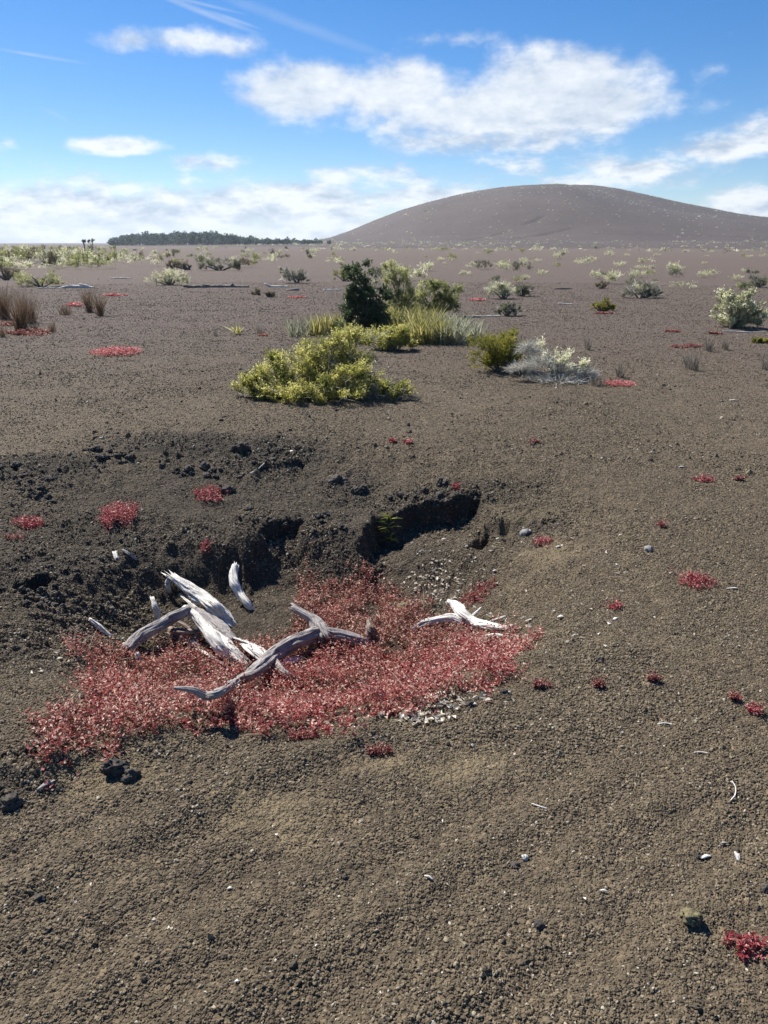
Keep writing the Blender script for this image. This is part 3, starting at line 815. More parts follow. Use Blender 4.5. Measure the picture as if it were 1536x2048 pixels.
wood('fallen_log', 'white branch tangle leaning at the right of the pale bushy shrub', 'log', 'white_wood', [[(1022, 580, .15, 4), (1040, 582, .2, 4), (1066, 584, .1, 3)], [(1040, 582, .2, 3), (1055, 574, .4, 2)]], GL, sides=8)
wood('fallen_log', 'grey branch lying in front of the pale round shrub at the right edge', 'log', 'white_wood', [[(1446, 661, .02, 2), (1480, 664, .03, 3), (1530, 668, .02, 2)]], GL, sides=8)

GC = 'bleached chips of wood on the gravel'
CH = [(1412, 1714, 22, 8, 10, 'flat tan chip of wood beside a black stone near the lower right', 'wood'), (1474, 1713, 16, 9, 80, 'flat tan chip of wood right of the other tan chip', 'wood'),
      (1449, 1687, 18, 5, 0, 'small greyish chip above the two tan chips', 'grey'),
      (858, 1755, 18, 5, -25, 'thin white chip on the gravel in the lower middle', 'white'), (1208, 1782, 16, 4, -10, 'thin white chip on the gravel in the lower right', 'white'),
      (92, 1570, 30, 9, 40, 'blue grey flake of wood at the left edge in front of the mat', 'grey'),
      (460, 1777, 10, 7, 0, 'tiny white chip on the gravel at the lower left', 'white'), (474, 1963, 10, 6, 0, 'tiny white chip near the bottom left of the picture', 'white'),
      (1050, 1715, 8, 14, 80, 'upright narrow white chip on the gravel, lower right of middle', 'white'),
      (1122, 1234, 12, 9, 0, 'white chip on the right slope, left of the round red tuft', 'white'), (1231, 1238, 12, 7, 30, 'white chip just in front of the round red tuft', 'white'),
      (1467, 1177, 28, 4, 0, 'thin white splinter right of the stretched red tuft', 'white'), (1150, 1271, 12, 4, 10, 'yellowish chip on the right slope below the white one', 'wood'),
      (1468, 801, 14, 6, -20, 'white chip alone on the open cinder at the far right', 'white'), (990, 1142, 7, 7, 0, 'round pale chip on the back slope of the hollow', 'white'),
      (1364, 934, 10, 5, -20, 'white chip above the low red tuft on the right', 'white'), (888, 1079, 8, 8, 0, 'round white chip under the undercut bank', 'white'),
      (1117, 1094, 8, 8, 0, 'round white chip right of the small pink red tuft', 'white'), (996, 1078, 7, 6, 0, 'small round white chip right of the undercut bank', 'white'),
      (1061, 1240, 22, 4, 15, 'small white splinter right of the root tip', 'white'), (205, 876, 12, 4, 0, 'small white chip on the far rim at the left', 'white')]
for i, (px, py, w, h, ang, lab, c) in enumerate(CH):
    c0 = at(px, py, .004); m = scale_at(c0); L = w * m; a = R(ang)
    d = np.array([math.cos(a), math.sin(a) * 1.4, 0])
    mb = MB().add(*tube([c0 - d * L / 2, c0 + np.array([0, 0, .004]), c0 + d * L / 2], [h * m * .3, h * m * .6, h * m * .25], n=8, sides=8, rough=.4, flat=.5, jag=.5, seed=i))
    o = link('wood_chip', mb.mesh('wood_chip', M[{'wood': 'brown_wood', 'white': 'white_wood', 'grey': 'grey_wood'}[c]] if c != 'wood' else M['white_wood'], c0), None, c0)
    tag(o, lab, 'wood chip', GC)
TW = [([(1464, 1562), (1471, 1575), (1470, 1590), (1461, 1601)], 'curved pale twig on the gravel at the right'), ([(1063, 1607), (1078, 1612), (1094, 1617)], 'straight pale twig on the gravel right of the middle'),
      ([(500, 947), (516, 938), (529, 926)], 'thin dry twig among the black rubble beyond the hollow'), ([(1388, 1505), (1402, 1504), (1416, 1506)], 'faint straw lying on the gravel near the right edge'),
      ([(1315, 1448), (1330, 1446), (1345, 1449)], 'short pale straw on the gravel left of the red tufts')]
for i, (pp, lab) in enumerate(TW):
    pts = [at(a, b, .006) for a, b in pp]
    mb = MB().add(*tube(pts, [0.0022 if pp[0][1] > 1000 else .004] * len(pts), n=14, sides=6, seed=i))
    tag(link('twig', mb.mesh('twig', M['white_wood'], pts[0]), None, pts[0]), lab, 'twig', 'dry twigs on the cinder')

# ------------------------------------------------------------------ rocks
def rock_mesh(name, seed, mat, rough=0.45, sub=4):
    bm = bmesh.new()
    bmesh.ops.create_icosphere(bm, subdivisions=sub, radius=1)
    off = Vector((seed * 7.1, seed * 3.3, seed * 1.7))
    for v in bm.verts:
        p = v.co.copy()
        n = mnoise.fractal(p * 1.3 + off, 1.0, 2.0, 5) * rough
        c = mnoise.voronoi(p * 2.2 + off)[0]
        n += (c[1] - c[0]) * rough * 0.8 - mnoise.turbulence(p * 5 + off, 2, False) * rough * 0.25
        v.co = p * (0.8 + n)
        v.co.z *= 0.75
    for f in bm.faces: f.smooth = True
    me = bpy.data.meshes.new(name); bm.to_mesh(me); bm.free()
    me.materials.append(M[mat])
    return me


RK = [rock_mesh('lava_rock', i + 1, 'lava', 0.5) for i in range(6)]
GK = rock_mesh('grey_stone', 21, 'grey', 0.3, 3)
LK = rock_mesh('lichen_stone', 33, 'lichen', 0.5)


def rock(px, py, w, label, group, me=None, name='lava_rock', hk=1.0):
    c = at(px, py); m = scale_at(c) * w / 2
    o = link(name, me or random.choice(RK), None, c + np.array([0, 0, m * 0.2]))
    o.scale = (m * random.uniform(.9, 1.2), m * random.uniform(.8, 1.1), m * hk * random.uniform(.8, 1.1))
    o.rotation_euler = (random.uniform(-.4, .4), random.uniform(-.4, .4), random.uniform(0, 6.28))
    return tag(o, label, 'rock', group)


GR = 'black lava lumps'
for a in [(232, 1538, 52, 'rough black lava lump in front of the red mat, larger of the pair', GR), (262, 1556, 42, 'rough black lava lump in front of the red mat, smaller right one of the pair', GR),
          (22, 1610, 46, 'black lava lump at the left edge of the picture below the mat', GR), (455, 984, 28, 'black stone at the right side of a red tuft on the far slope', GR),
          (482, 897, 34, 'largest black lump on top of the middle rubble patch', GR), (672, 966, 36, 'tilted black lump standing alone beyond the hollow', GR),
          (712, 985, 26, 'small dark lump right of the tilted black lump', GR), (885, 968, 28, 'dark grey lump on the brink beside the red sprig', GR),
          (1200, 1321, 18, 'small dark stone alone on the right slope', GR), (1396, 1713, 16, 'small black stone touching the tan chip of wood', GR),
          (1030, 1733, 20, 'small black stone in the lower gravel right of the middle', GR), (1530, 1778, 22, 'dark stone cut by the right edge of the picture', GR),
          (78, 1798, 22, 'dark stone in the lower left gravel', GR), (1078, 1852, 22, 'dark stone in the gravel near the bottom, left of the lichen stone', GR),
          (690, 1755, 14, 'small dark stone in the gravel left of the thin white chip', GR), (940, 1410, 24, 'dark stone at the front right edge of the mat', GR), (1010, 1385, 18, 'dark stone at the right end of the mat edge', GR)]:
    rock(*a)
rock(1048, 1068, 22, 'pale grey stone at the right end of the undercut bank', 'grey stones', GK, 'grey_stone')
rock(1297, 1100, 22, 'light grey stone on the open right slope', 'grey stones', GK, 'grey_stone')
rock(1384, 1838, 42, 'yellowish lichen covered stone casting a shadow in the lower right', None, LK, 'lichen_stone', 1.2)
rock(805, 1222, 34, 'pale yellow lichen covered lump behind the curved branch', None, LK, 'lichen_stone', 1.2)
for (cx, cy, wx, wy, n, lab) in [(60, 970, 75, 42, 26, 'black lava lump in the rubble at the left edge'), (235, 912, 75, 22, 16, 'black lava lump in the rubble left of the middle patch'),
                                 (410, 935, 90, 32, 30, 'black lava lump in the middle rubble patch beyond the hollow'), (545, 905, 60, 30, 10, 'dark lump right of the middle rubble patch'),
                                 (860, 1000, 130, 26, 22, 'black lava lump along the undercut bank'), (610, 1050, 110, 30, 16, 'black lava lump above the small cave'),
                                 (110, 1190, 110, 70, 26, 'black lava lump on the dark left slope of the hollow'), (720, 970, 40, 20, 6, 'dark lump near the tilted black lump')]:
    for k in range(n):
        u, v = random.gauss(0, .45), random.gauss(0, .45)
        rock(max(4, cx + u * wx), cy + v * wy, random.choice([7, 8, 9, 11, 13, 16, 20]), lab, lab.replace('lump', 'lumps'))

# ------------------------------------------------------------------ dry litter (uncountable)
def build_litter():
    px = np.concatenate([rng.normal(868, 50, 260), rng.normal(830, 40, 90), rng.normal(880, 45, 90), rng.normal(1000, 35, 90), rng.normal(180, 80, 25), rng.uniform(900, 1250, 60)])
    py = np.concatenate([rng.normal(1172, 32, 260), rng.normal(1432, 9, 90), rng.normal(1405, 10, 90), rng.normal(1275, 25, 90), rng.normal(1310, 25, 25), rng.uniform(1060, 1300, 60)])
    pts = np.array([at(a, b) for a, b in zip(px, py)])
    n2 = 380
    az = rng.uniform(-R(40), R(40), n2); r = 1.1 * (14 / 1.1) ** rng.random(n2)
    x = r * np.sin(az); y = r * np.cos(az)
    pts = np.vstack([pts, np.stack([x, y, H(x, y)], 1)])
    n = len(pts)
    pts[:, 2] += 0.006
    a = rng.uniform(0, 6.28, n)
    D = norm(np.stack([np.cos(a), np.sin(a), rng.uniform(-.1, .5, n)], 1))
    L = np.concatenate([rng.uniform(.014, .034, n - n2), rng.uniform(.006, .014, n2)])
    v, t, ti = leaves(pts, D, L, L * rng.uniform(.45, .8, n), np.clip(rng.normal(.6, .25, n), 0, 1))
    o = link('leaf_litter', mesh_from('leaf_litter', v, t, None, M['litter'], {'tint': ti}))
    tag(o, 'dry white leaf litter scattered round the mat and over the gravel', 'litter', None, 'stuff')


build_litter()

# ------------------------------------------------------------------ shrubs
def shrub_data(lobes, n_twig, per, leaf, asp=0.4, stems=14, up=0.55, tsd=0.2, t0=0.5, shell=0.5, dead=0.0, twig=0.10, cl=14, csize=.22):
    """lobes: ellipsoids (x, y, z, rx, ry, rz) in metres around the base. Returns leaf arrays and stem paths"""
    lobes = np.asarray(lobes, float)
    vol = (lobes[:, 3] * lobes[:, 4] * lobes[:, 5]) ** 0.55
    nc = max(8, n_twig // cl)                      # leafy sprays, each of several twigs
    k = rng.choice(len(lobes), nc, p=vol / vol.sum())
    d = norm(rng.normal(size=(nc, 3)))
    d[:, 2] = np.where(d[:, 2] < -0.35, -d[:, 2], d[:, 2])
    rad = rng.random(nc) ** shell * rng.uniform(.85, 1.2, nc)
    lb = lobes[k]
    C = lb[:, :3] + d * lb[:, 3:] * rad[:, None]
    ci = rng.integers(0, nc, n_twig)
    k, d, lb = k[ci], d[ci], lb[ci]
    P = C[ci] + rng.normal(size=(n_twig, 3)) * (csize * lb[:, 3:].min(1) * rng.uniform(.6, 1.3, nc)[ci])[:, None] * np.array([1, 1, .7])
    ctint = rng.normal(0, tsd * .8, nc)[ci]
    # holes
    hol = perlin(P[:, 0] / 0.17 + P[:, 1] * 2, P[:, 2] / 0.17 + P[:, 1] * 3, 13)
    keep = (hol > -0.33) & (P[:, 2] > 0.0)
    P, d, lb, k, ctint = P[keep], d[keep], lb[keep], k[keep], ctint[keep]
    n = len(P)
    ax = norm(d * np.array([1, 1, 0.5]) + np.array([0, 0, up]) + rng.normal(size=(n, 3)) * 0.35)
    tl = twig * rng.uniform(0.6, 1.3, n)
    i = np.repeat(np.arange(n), per)
    t = np.tile(np.linspace(0, 1, per), n)
    B = P[i] + ax[i] * (tl[i] * t)[:, None]
    D = norm(ax[i] * 0.7 + rng.normal(size=(n * per, 3)) * 0.75)
    tw = np.clip(t0 + ctint + rng.normal(0, tsd * .6, n), 0, 1)
    tint = np.clip(tw[i] + rng.normal(0, .1, n * per) + 0.16 * (t - .5), 0, 1)
    L = leaf * rng.uniform(.6, 1.3, n * per)
    lv = leaves(B, D, L, L * asp, tint)
    paths = []
    if stems:
        for s in rng.choice(n, min(stems, n), replace=False):
            tip = P[s] + ax[s] * tl[s] * .8
            b = np.array([tip[0] * .12, tip[1] * .12, -.02]); mid = b * .5 + tip * .5 + np.array([tip[0] * -.08, tip[1] * -.08, tip[2] * .10]) + rng.normal(0, .02, 3)
            paths.append((b, mid, tip))
    return lv, paths


def shrub_obj(name, label, cat, loc, data, mat, stem_mat='bark', group=None, srad=0.010, extra=None):
    lv, paths = data
    root = empty(name, loc, label, cat, group)
    link('foliage', mesh_from('foliage', lv[0], lv[1], None, M[mat], {'tint': lv[2]}), root)
    if paths:
        mb = MB()
        for i, p in enumerate(paths): mb.add(*tube(p, [srad * 1.5, srad, srad * .35], n=7, sides=6, seed=i))
        link('stem', mb.mesh('stem', M[stem_mat]), root)
    if extra:
        for nm, (v, t, q, ti), mt in extra:
            link(nm, mesh_from(nm, v, t, q, M[mt], {'tint': ti}), root)
    return root


def px_lobes(cx, base, lst, c, m, fill=True):
    """lobes given in photograph pixels relative to the shrub's base point"""
    out = []
    for (px, py, w, h, dy) in lst:
        z = max(.02, (base - py) * m * .97); rx, rz = w * m / 2 * .86, h * m / 2 * .84
        out.append(((px - cx) * m, dy, z, rx, rx * .8, rz))
        if fill and z > rz * .7:
            out.append(((px - cx) * m * .93, dy, z * .34, rx * .97, rx * .75, z * .5))
    return out


def shrub(label, cx, base, lst, mat, n, per, leaf, group=None, name='leafy_shrub', cat='shrub', extra=None, stem_mat='bark', **kw):
    c = at(cx, base); m = scale_at(c)
    d = shrub_data(px_lobes(cx, base, lst, c, m), n, per, leaf, **kw)
    ex = extra(c, m) if extra else None
    return shrub_obj(name, label, cat, c, d, mat, stem_mat, group, srad=max(.006, m * 1.1), extra=ex)


def bare_twigs(lobes, n, L, W, t0=.5):
    lobes = np.asarray(lobes, float)
    k = rng.integers(0, len(lobes), n)
    d = norm(rng.normal(size=(n, 3))); d[:, 2] = np.abs(d[:, 2])
    P = lobes[k, :3] + d * lobes[k, 3:] * (rng.random(n) ** .6)[:, None] * .9
    D = norm(d + np.array([0, 0, .3]) + rng.normal(size=(n, 3)) * .8)
    P[:, 2] = np.maximum(P[:, 2], .01)
    v, q, ti = strips(P, D, L * rng.uniform(.5, 1.4, n), np.full(n, W) * rng.uniform(.6, 1.4, n), np.clip(rng.normal(t0, .25, n), 0, 1), .25, 3)
    return v, None, q, ti


# the large yellow green mound in front: spreading, leafy, with dead twigs in it
S1 = [(488, 778, 56, 26, 0), (522, 770, 90, 46, 0.05), (548, 762, 90, 52, 0.1), (575, 752, 100, 60, 0.2), (604, 738, 96, 66, 0.3), (648, 722, 96, 66, 0.4), (692, 706, 70, 56, 0.45),
      (742, 694, 56, 38, 0.5), (600, 780, 130, 40, -0.15), (670, 772, 130, 48, -0.15), (722, 760, 94, 56, 0), (768, 780, 74, 36, 0), (806, 788, 40, 22, 0), (704, 735, 84, 56, 0.2), (540, 784, 80, 30, -.1), (552, 738, 44, 40, .3), (625, 712, 56, 34, .5), (672, 694, 44, 30, .5), (700, 692, 64, 36, .55), (730, 694, 50, 30, .55)]


def s1x(c, m):
    lb = px_lobes(640, 796, S1, c, m)
    return [('dead_twigs', bare_twigs(lb, 900, .17, .006, .5), 'dead')]


shrub('large spreading yellow green shrub, nearest of the shrubs in the middle', 640, 796, S1, 'yellowgreen', 7600, 9, 0.027, stems=46, asp=.45, extra=s1x, t0=.52, tsd=.32, shell=.42, csize=.30, cl=30)
shrub('dark green upright shrub rising above the others in the middle', 735, 672, [(738, 618, 84, 90, 0), (718, 556, 46, 50, 0), (748, 580, 56, 56, 0.1), (714, 640, 60, 56, -.1), (758, 632, 50, 60, 0), (716, 538, 34, 24, 0), (700, 566, 36, 40, 0), (768, 600, 30, 40, 0)],
      'darkgreen', 1900, 9, 0.050, stems=26, asp=.6, t0=.5, up=.3, shell=.35, csize=.35, cl=24)
shrub('pale feathery tall shrub behind the dark upright one', 800, 640, [(790, 570, 60, 70, 0), (808, 602, 80, 66, 0), (782, 545, 40, 36, 0), (815, 570, 50, 46, 0), (800, 550, 30, 36, 0)], 'palegreen', 1500, 8, 0.045, stems=24, asp=.3, t0=.6, up=.9)
shrub('bushy green shrub with a shaded right side behind the ferns', 868, 632, [(850, 590, 80, 60, 0), (890, 605, 60, 50, 0), (872, 580, 60, 36, 0), (905, 585, 44, 34, .3), (835, 608, 50, 50, 0)], 'palegreen', 1800, 9, 0.045, stems=18, t0=.45)
shrub('small yellow green shrub at the foot of the dark upright one', 790, 700, [(790, 680, 60, 36, 0), (812, 668, 30, 30, 0), (770, 675, 40, 40, 0), (745, 680, 40, 30, .1)], 'yellowgreen', 900, 8, 0.04, stems=14, t0=.55)
shrub('rounded olive shrub left of the bleached dead one', 1000, 742, [(985, 700, 90, 60, 0), (1020, 715, 80, 50, 0), (960, 690, 50, 40, 0), (1010, 690, 60, 44, .1), (1040, 730, 40, 30, 0)], 'olive', 2000, 9, 0.03, stems=30, t0=.5, asp=.32)


def s6x(c, m):
    lb = px_lobes(1110, 760, [(1080, 730, 90, 44, 0), (1130, 744, 80, 32, 0), (1172, 752, 50, 26, 0), (1060, 708, 44, 44, .25), (1110, 756, 160, 12, -.2), (1040, 740, 60, 24, 0)], c, m, False)
    return [('dead_twigs', bare_twigs(lb, 2600, .11, .0055, .55), 'dead')]


shrub('bleached grey white shrub, mostly dead twigs, with a few pale leaves', 1110, 760, [(1085, 705, 60, 40, .1), (1120, 725, 60, 36, 0), (1150, 738, 50, 26, 0), (1035, 675, 18, 24, .3), (1165, 730, 20, 36, 0)], 'pale', 260, 7, 0.035, stems=34, stem_mat='grey_wood', extra=s6x, t0=.8, asp=.35)
shrub('pale round shrub with whitish tips at the right edge of the plain', 1470, 655, [(1455, 620, 70, 60, 0), (1490, 625, 60, 56, 0), (1440, 600, 34, 34, 0), (1484, 595, 34, 34, 0), (1465, 645, 90, 24, 0), (1512, 640, 30, 30, 0)], 'pale', 1400, 8, 0.05, stems=18, t0=.5, tsd=.28, asp=.5)
MID = [('pale yellowish bushy shrub on the plain right of the green one', 1008, 597, [(990, 580, 40, 30, 0), (1015, 584, 40, 26, 0), (1000, 574, 30, 18, 0)], 'pale', 420, 'dead'),
       ('dull shrub joined to the right of the pale yellowish one', 1045, 592, [(1040, 578, 36, 26, 0), (1056, 580, 24, 18, 0)], 'greygreen', 200, None),
       ('small sparse grey green bush with a pale stick before it', 1015, 632, [(1010, 618, 44, 24, 0), (1030, 622, 30, 18, 0)], 'greygreen', 240, 'dead'),
       ('low yellow green bush above a red strip on the right plain', 1203, 622, [(1195, 614, 36, 16, 0), (1212, 610, 26, 22, 0), (1222, 616, 20, 10, 0)], 'olive', 240, None),
       ('grey blue shrub with pale dead base on the right plain', 1280, 596, [(1265, 572, 36, 36, 0), (1295, 576, 40, 34, 0), (1310, 586, 24, 24, 0), (1255, 590, 24, 20, 0)], 'greygreen', 420, 'dead'),
       ('brownish low bush on the plain left of the grey blue shrub', 1200, 577, [(1198, 571, 34, 10, 0), (1210, 569, 16, 12, 0)], 'brownbush', 120, None),
       ('dull olive bush cut by the right edge of the plain', 1518, 575, [(1515, 566, 36, 22, 0), (1530, 560, 24, 20, 0), (1520, 550, 26, 14, .8)], 'greygreen', 240, None),
       ('low yellow patch of leaves at the right edge below the pale round shrub', 1520, 686, [(1515, 683, 40, 7, 0), (1535, 683, 24, 6, 0)], 'olive', 120, None),
       ('pale bush just left of the long dark log', 340, 570, [(320, 558, 46, 26, 0), (350, 553, 50, 30, 0), (370, 562, 28, 16, 0)], 'pale', 420, None),
       ('large dull green bush in the middle distance above the long dark log', 440, 541, [(420, 527, 56, 26, 0), (460, 530, 50, 22, 0), (400, 525, 40, 26, .5), (480, 533, 30, 14, 0)], 'greygreen', 420, None),
       ('sparse grey bush with white twigs left of the dark upright shrub', 594, 566, [(585, 552, 44, 26, 0), (605, 555, 36, 22, 0), (570, 545, 24, 18, 0)], 'greygreen', 300, 'dead'),
       ('wide pale bush behind the bleached log pile', 82, 573, [(60, 560, 60, 24, 0), (105, 556, 50, 30, 0), (35, 558, 40, 24, .5), (122, 562, 24, 20, 0)], 'palegreen', 480, None),
       ('grey brown bush at the left edge behind the wide pale one', 12, 560, [(8, 545, 44, 28, 0), (30, 550, 30, 24, 0)], 'brownbush', 260, None),
       ('pale yellow bush spread behind the left plain log', 145, 531, [(135, 525, 40, 10, 0), (155, 526, 36, 10, 0), (120, 522, 20, 12, 0)], 'pale', 200, None),
       ('brown cushion beside a faint red band on the plain', 518, 590, [(514, 586, 24, 10, 0)], 'brownbush', 90, None),
       ('smaller brown cushion right of the other, on the plain', 541, 594, [(541, 590, 20, 9, 0)], 'brownbush', 80, None),
       ('pale bush sprawling left of the top of the dark upright shrub', 690, 562, [(680, 550, 30, 20, 0), (695, 545, 30, 24, 0)], 'palegreen', 200, None),
       ('sparse dull bush in the gap left of the dull green bush', 380, 540, [(365, 532, 44, 18, 0), (345, 530, 30, 14, 0)], 'brownbush', 200, None)]
for (lab, cx, b, lst, mt, n, dead) in MID:
    c = at(cx, b); m = scale_at(c)

    def dx(c, m, lst=lst, cx=cx, b=b):
        return [('dead_twigs', bare_twigs(px_lobes(cx, b, lst, c, m), 110, 14 * m, 1.1 * m, .7), 'dead')]
    shrub(lab, cx, b, lst, mt, int(n * 2.6), 7, max(.03, 1.9 * m), stems=9, extra=dx if dead else None, t0=.55, asp=.5, twig=5 * m, tsd=.25)

# ------------------------------------------------------------------ ferns and grass
def fan(name, label, cat, pxs, n, L, W, mat, droop, lean, group=None, tint=.5, zig=0, seg=4, sd=.2):
    """blades rising from patches given as (px, py, width_px, depth_m)"""
    P = []
    for (px, py, w, dep) in pxs:
        c = at(px, py); m = scale_at(c); k = max(6, int(n * w / sum(q[2] for q in pxs)))
        x = c[0] + (rng.random(k) - .5) * w * m; y = c[1] + (rng.random(k) - .3) * dep
        P.append(np.stack([x, y, H(x, y) - .01], 1))
    P = np.vstack(P); org = P.mean(0); org[2] = P[:, 2].min(); k = len(P)
    D = norm(np.stack([rng.normal(0, lean, k), rng.normal(0, lean, k), np.ones(k)], 1))
    v, q, ti = strips(P - org, D, L * rng.uniform(.55, 1.25, k), W * rng.uniform(.7, 1.3, k), np.clip(rng.normal(tint, sd, k), 0, 1), droop, seg, zig)
    o = link(name, mesh_from(name, v, None, q, M[mat], {'tint': ti}), None, org)
    return tag(o, label, cat, group)


fan('sword_fern', 'dense bank of upright yellow fern fronds right of the dark upright shrub', 'fern', [(790, 655, 40, .8), (820, 672, 60, .7), (860, 686, 70, .6), (800, 640, 50, 1.2), (850, 660, 60, 1.0)], 1500, .50, .022, 'fern', .22, .25, 'ferns', .5, .3, 7)
fan('sword_fern', 'greyer fern fronds at the right end of the fern bank', 'fern', [(905, 686, 60, .7), (940, 680, 40, .7), (900, 665, 60, .8)], 900, .42, .018, 'greyfern', .25, .3, 'ferns', .5, .3, 7)
fan('sword_fern', 'small group of upright yellow fronds left of the dark upright shrub', 'fern', [(640, 670, 40, .5), (665, 668, 50, .5), (690, 665, 30, .4)], 420, .42, .022, 'fern', .2, .25, 'ferns', .6, .3, 7)
fan('sword_fern', 'thin grey fronds behind the left end of the yellow green shrub', 'fern', [(598, 672, 40, .5)], 120, .4, .016, 'greyfern', .25, .3, 'ferns', .35, .3, 7)
fan('sword_fern', 'single small yellow fern sprig on bare cinder left of the shrubs', 'fern', [(474, 668, 12, .2)], 30, .3, .02, 'fern', .3, .3, 'ferns', .8, .3, 7)
fan('sword_fern', 'low fronds between the yellow green shrub and its small neighbour', 'fern', [(800, 690, 50, .4), (770, 700, 30, .3)], 160, .25, .018, 'fern', .3, .5, 'ferns', .4, .3, 7)
o = fan('bright_fern', 'bright yellow green fern growing in the dark undercut bank', 'fern', [(778, 1066, 12, .03)], 40, .085, .012, 'brightfern', .55, .55, None, .6, .25, 6)
GG = 'dry grass tufts on the plain'
TUFT = [(8, 638, 26, 150, .85, 'brown_grass', 'tall brown grass clump cut by the left edge'), (42, 660, 30, 150, .80, 'brown_grass', 'tall brown grass clump second from the left edge'),
        (60, 645, 30, 120, .70, 'brown_grass', 'brown grass clump just behind the second tall one'), (178, 625, 18, 100, .68, 'brown_grass', 'tall narrow brown grass clump right of the red plants, left of a pair'),
        (199, 632, 14, 90, .62, 'brown_grass', 'tall narrow brown grass clump right of the red plants, right of a pair'), (130, 630, 30, 60, .3, 'brown_grass', 'short brown grass clump among red plants'),
        (104, 664, 12, 40, .22, 'brown_grass', 'short brown tuft in front of the tall left clumps'), (65, 662, 16, 40, .2, 'brown_grass', 'low rusty tuft beside the second tall clump'), (4, 674, 14, 40, .25, 'brown_grass', 'low dark tuft at the left edge in front'),
        (1168, 755, 20, 90, .3, 'grey_grass', 'grey grass tuft against the right end of the bleached shrub'), (1240, 755, 12, 50, .2, 'grey_grass', 'small grey tuft behind the pink red plants'),
        (1176, 700, 10, 40, .24, 'grey_grass', 'thin dark tuft standing behind the bleached shrub'), (1418, 703, 10, 40, .25, 'grey_grass', 'dark grass tuft at the right of the pale red strip, left one'),
        (1452, 700, 8, 34, .22, 'grey_grass', 'dark grass tuft at the right of the pale red strip, right one'), (1378, 738, 8, 30, .26, 'grey_grass', 'thin dark stems standing below the pale red strip, left'),
        (1392, 742, 8, 30, .24, 'grey_grass', 'thin dark stems standing below the pale red strip, right'), (432, 672, 10, 26, .14, 'grey_grass', 'small grey tuft on bare cinder left of the small fern sprig'),
        (518, 668, 14, 30, .18, 'grey_grass', 'small grey tuft beside the tiny dull red tuft'), (1198, 772, 40, 60, .14, 'grey_grass', 'low grey tuft left of the pink red plants'), (1533, 740, 8, 30, .25, 'grey_grass', 'thin dark stems at the right edge'),
        (17, 527, 8, 50, .9, 'brown_grass', 'dark upright tuft far out at the left edge')]
for (px, py, w, n, L, mt, lab) in TUFT:
    fan('grass_tuft', lab, 'grass', [(px, py, w * .7, .18)], int(n * 1.6), L, .006 if py > 600 else .05, mt, .18, .17, GG, .5)

# ------------------------------------------------------------------ far bushes, one object each
def far_mesh(name, seed, mat, n=190, leaf=.062):
    lobes = [(rng.normal(0, .22), rng.normal(0, .2), .22, .30, .30, .24) for _ in range(4)]
    lv, _ = shrub_data(lobes, n, 5, leaf, asp=.6, stems=0, t0=.55, tsd=.25, twig=.08, cl=7, csize=.3)
    return mesh_from(name, lv[0], lv[1], None, M[mat], {'tint': lv[2]})


FB = {k: [far_mesh('bush', i, mt) for i in range(5)] for k, mt in (('pale', 'pale'), ('green', 'palegreen'), ('grey', 'greygreen'), ('brown', 'brownbush'))}
FL = {'pale': 'small pale bush scattered on the plain', 'green': 'small dull green bush scattered on the plain', 'grey': 'small grey bush scattered on the plain', 'brown': 'small brownish bush scattered on the plain'}


def far_bush(x, y, w, h, kind, zone):
    o = link('bush', random.choice(FB[kind]), None, (x, y, max(float(H(x, y)), float(HILL(x, y))) - .03))
    o.scale = (w, w, h / .5); o.rotation_euler = (0, 0, random.uniform(0, 6.28))
    tag(o, FL[kind] + zone, 'bush', kind + ' bushes' + zone)


def far_xy(px, D):
    return (px - 768) / F * (D * .94 + .56), D


for k in range(120):
    px = random.uniform(-60, 260); D = 48 * (190 / 48) ** random.random()
    x, y = far_xy(px, D)
    far_bush(x, y, random.uniform(.7, 1.9), random.uniform(.45, 1.25) * (.7 + .3 * min(1, D / 90)), random.choice(['pale', 'pale', 'green', 'green', 'green', 'grey', 'brown']), ' at the left')
for k in range(60):
    px = random.uniform(250, 690); D = 55 * (230 / 55) ** random.random()
    x, y = far_xy(px, D)
    far_bush(x, y, random.uniform(.5, 1.5), random.uniform(.3, .85), random.choice(['pale', 'pale', 'green', 'green', 'grey', 'brown']), ' before the forest')
for k in range(94):
    px = random.uniform(700, 1600); D = 28 * (190 / 28) ** (random.random() ** 1.25)
    x, y = far_xy(px, D)
    f = random.choice([.3, .35, .45, .45, .6, .85])
    far_bush(x, y, f * (1 + D / 150), f * .5 * (1 + D / 150), random.choice(['pale', 'pale', 'pale', 'green', 'grey']), ' below the hill')


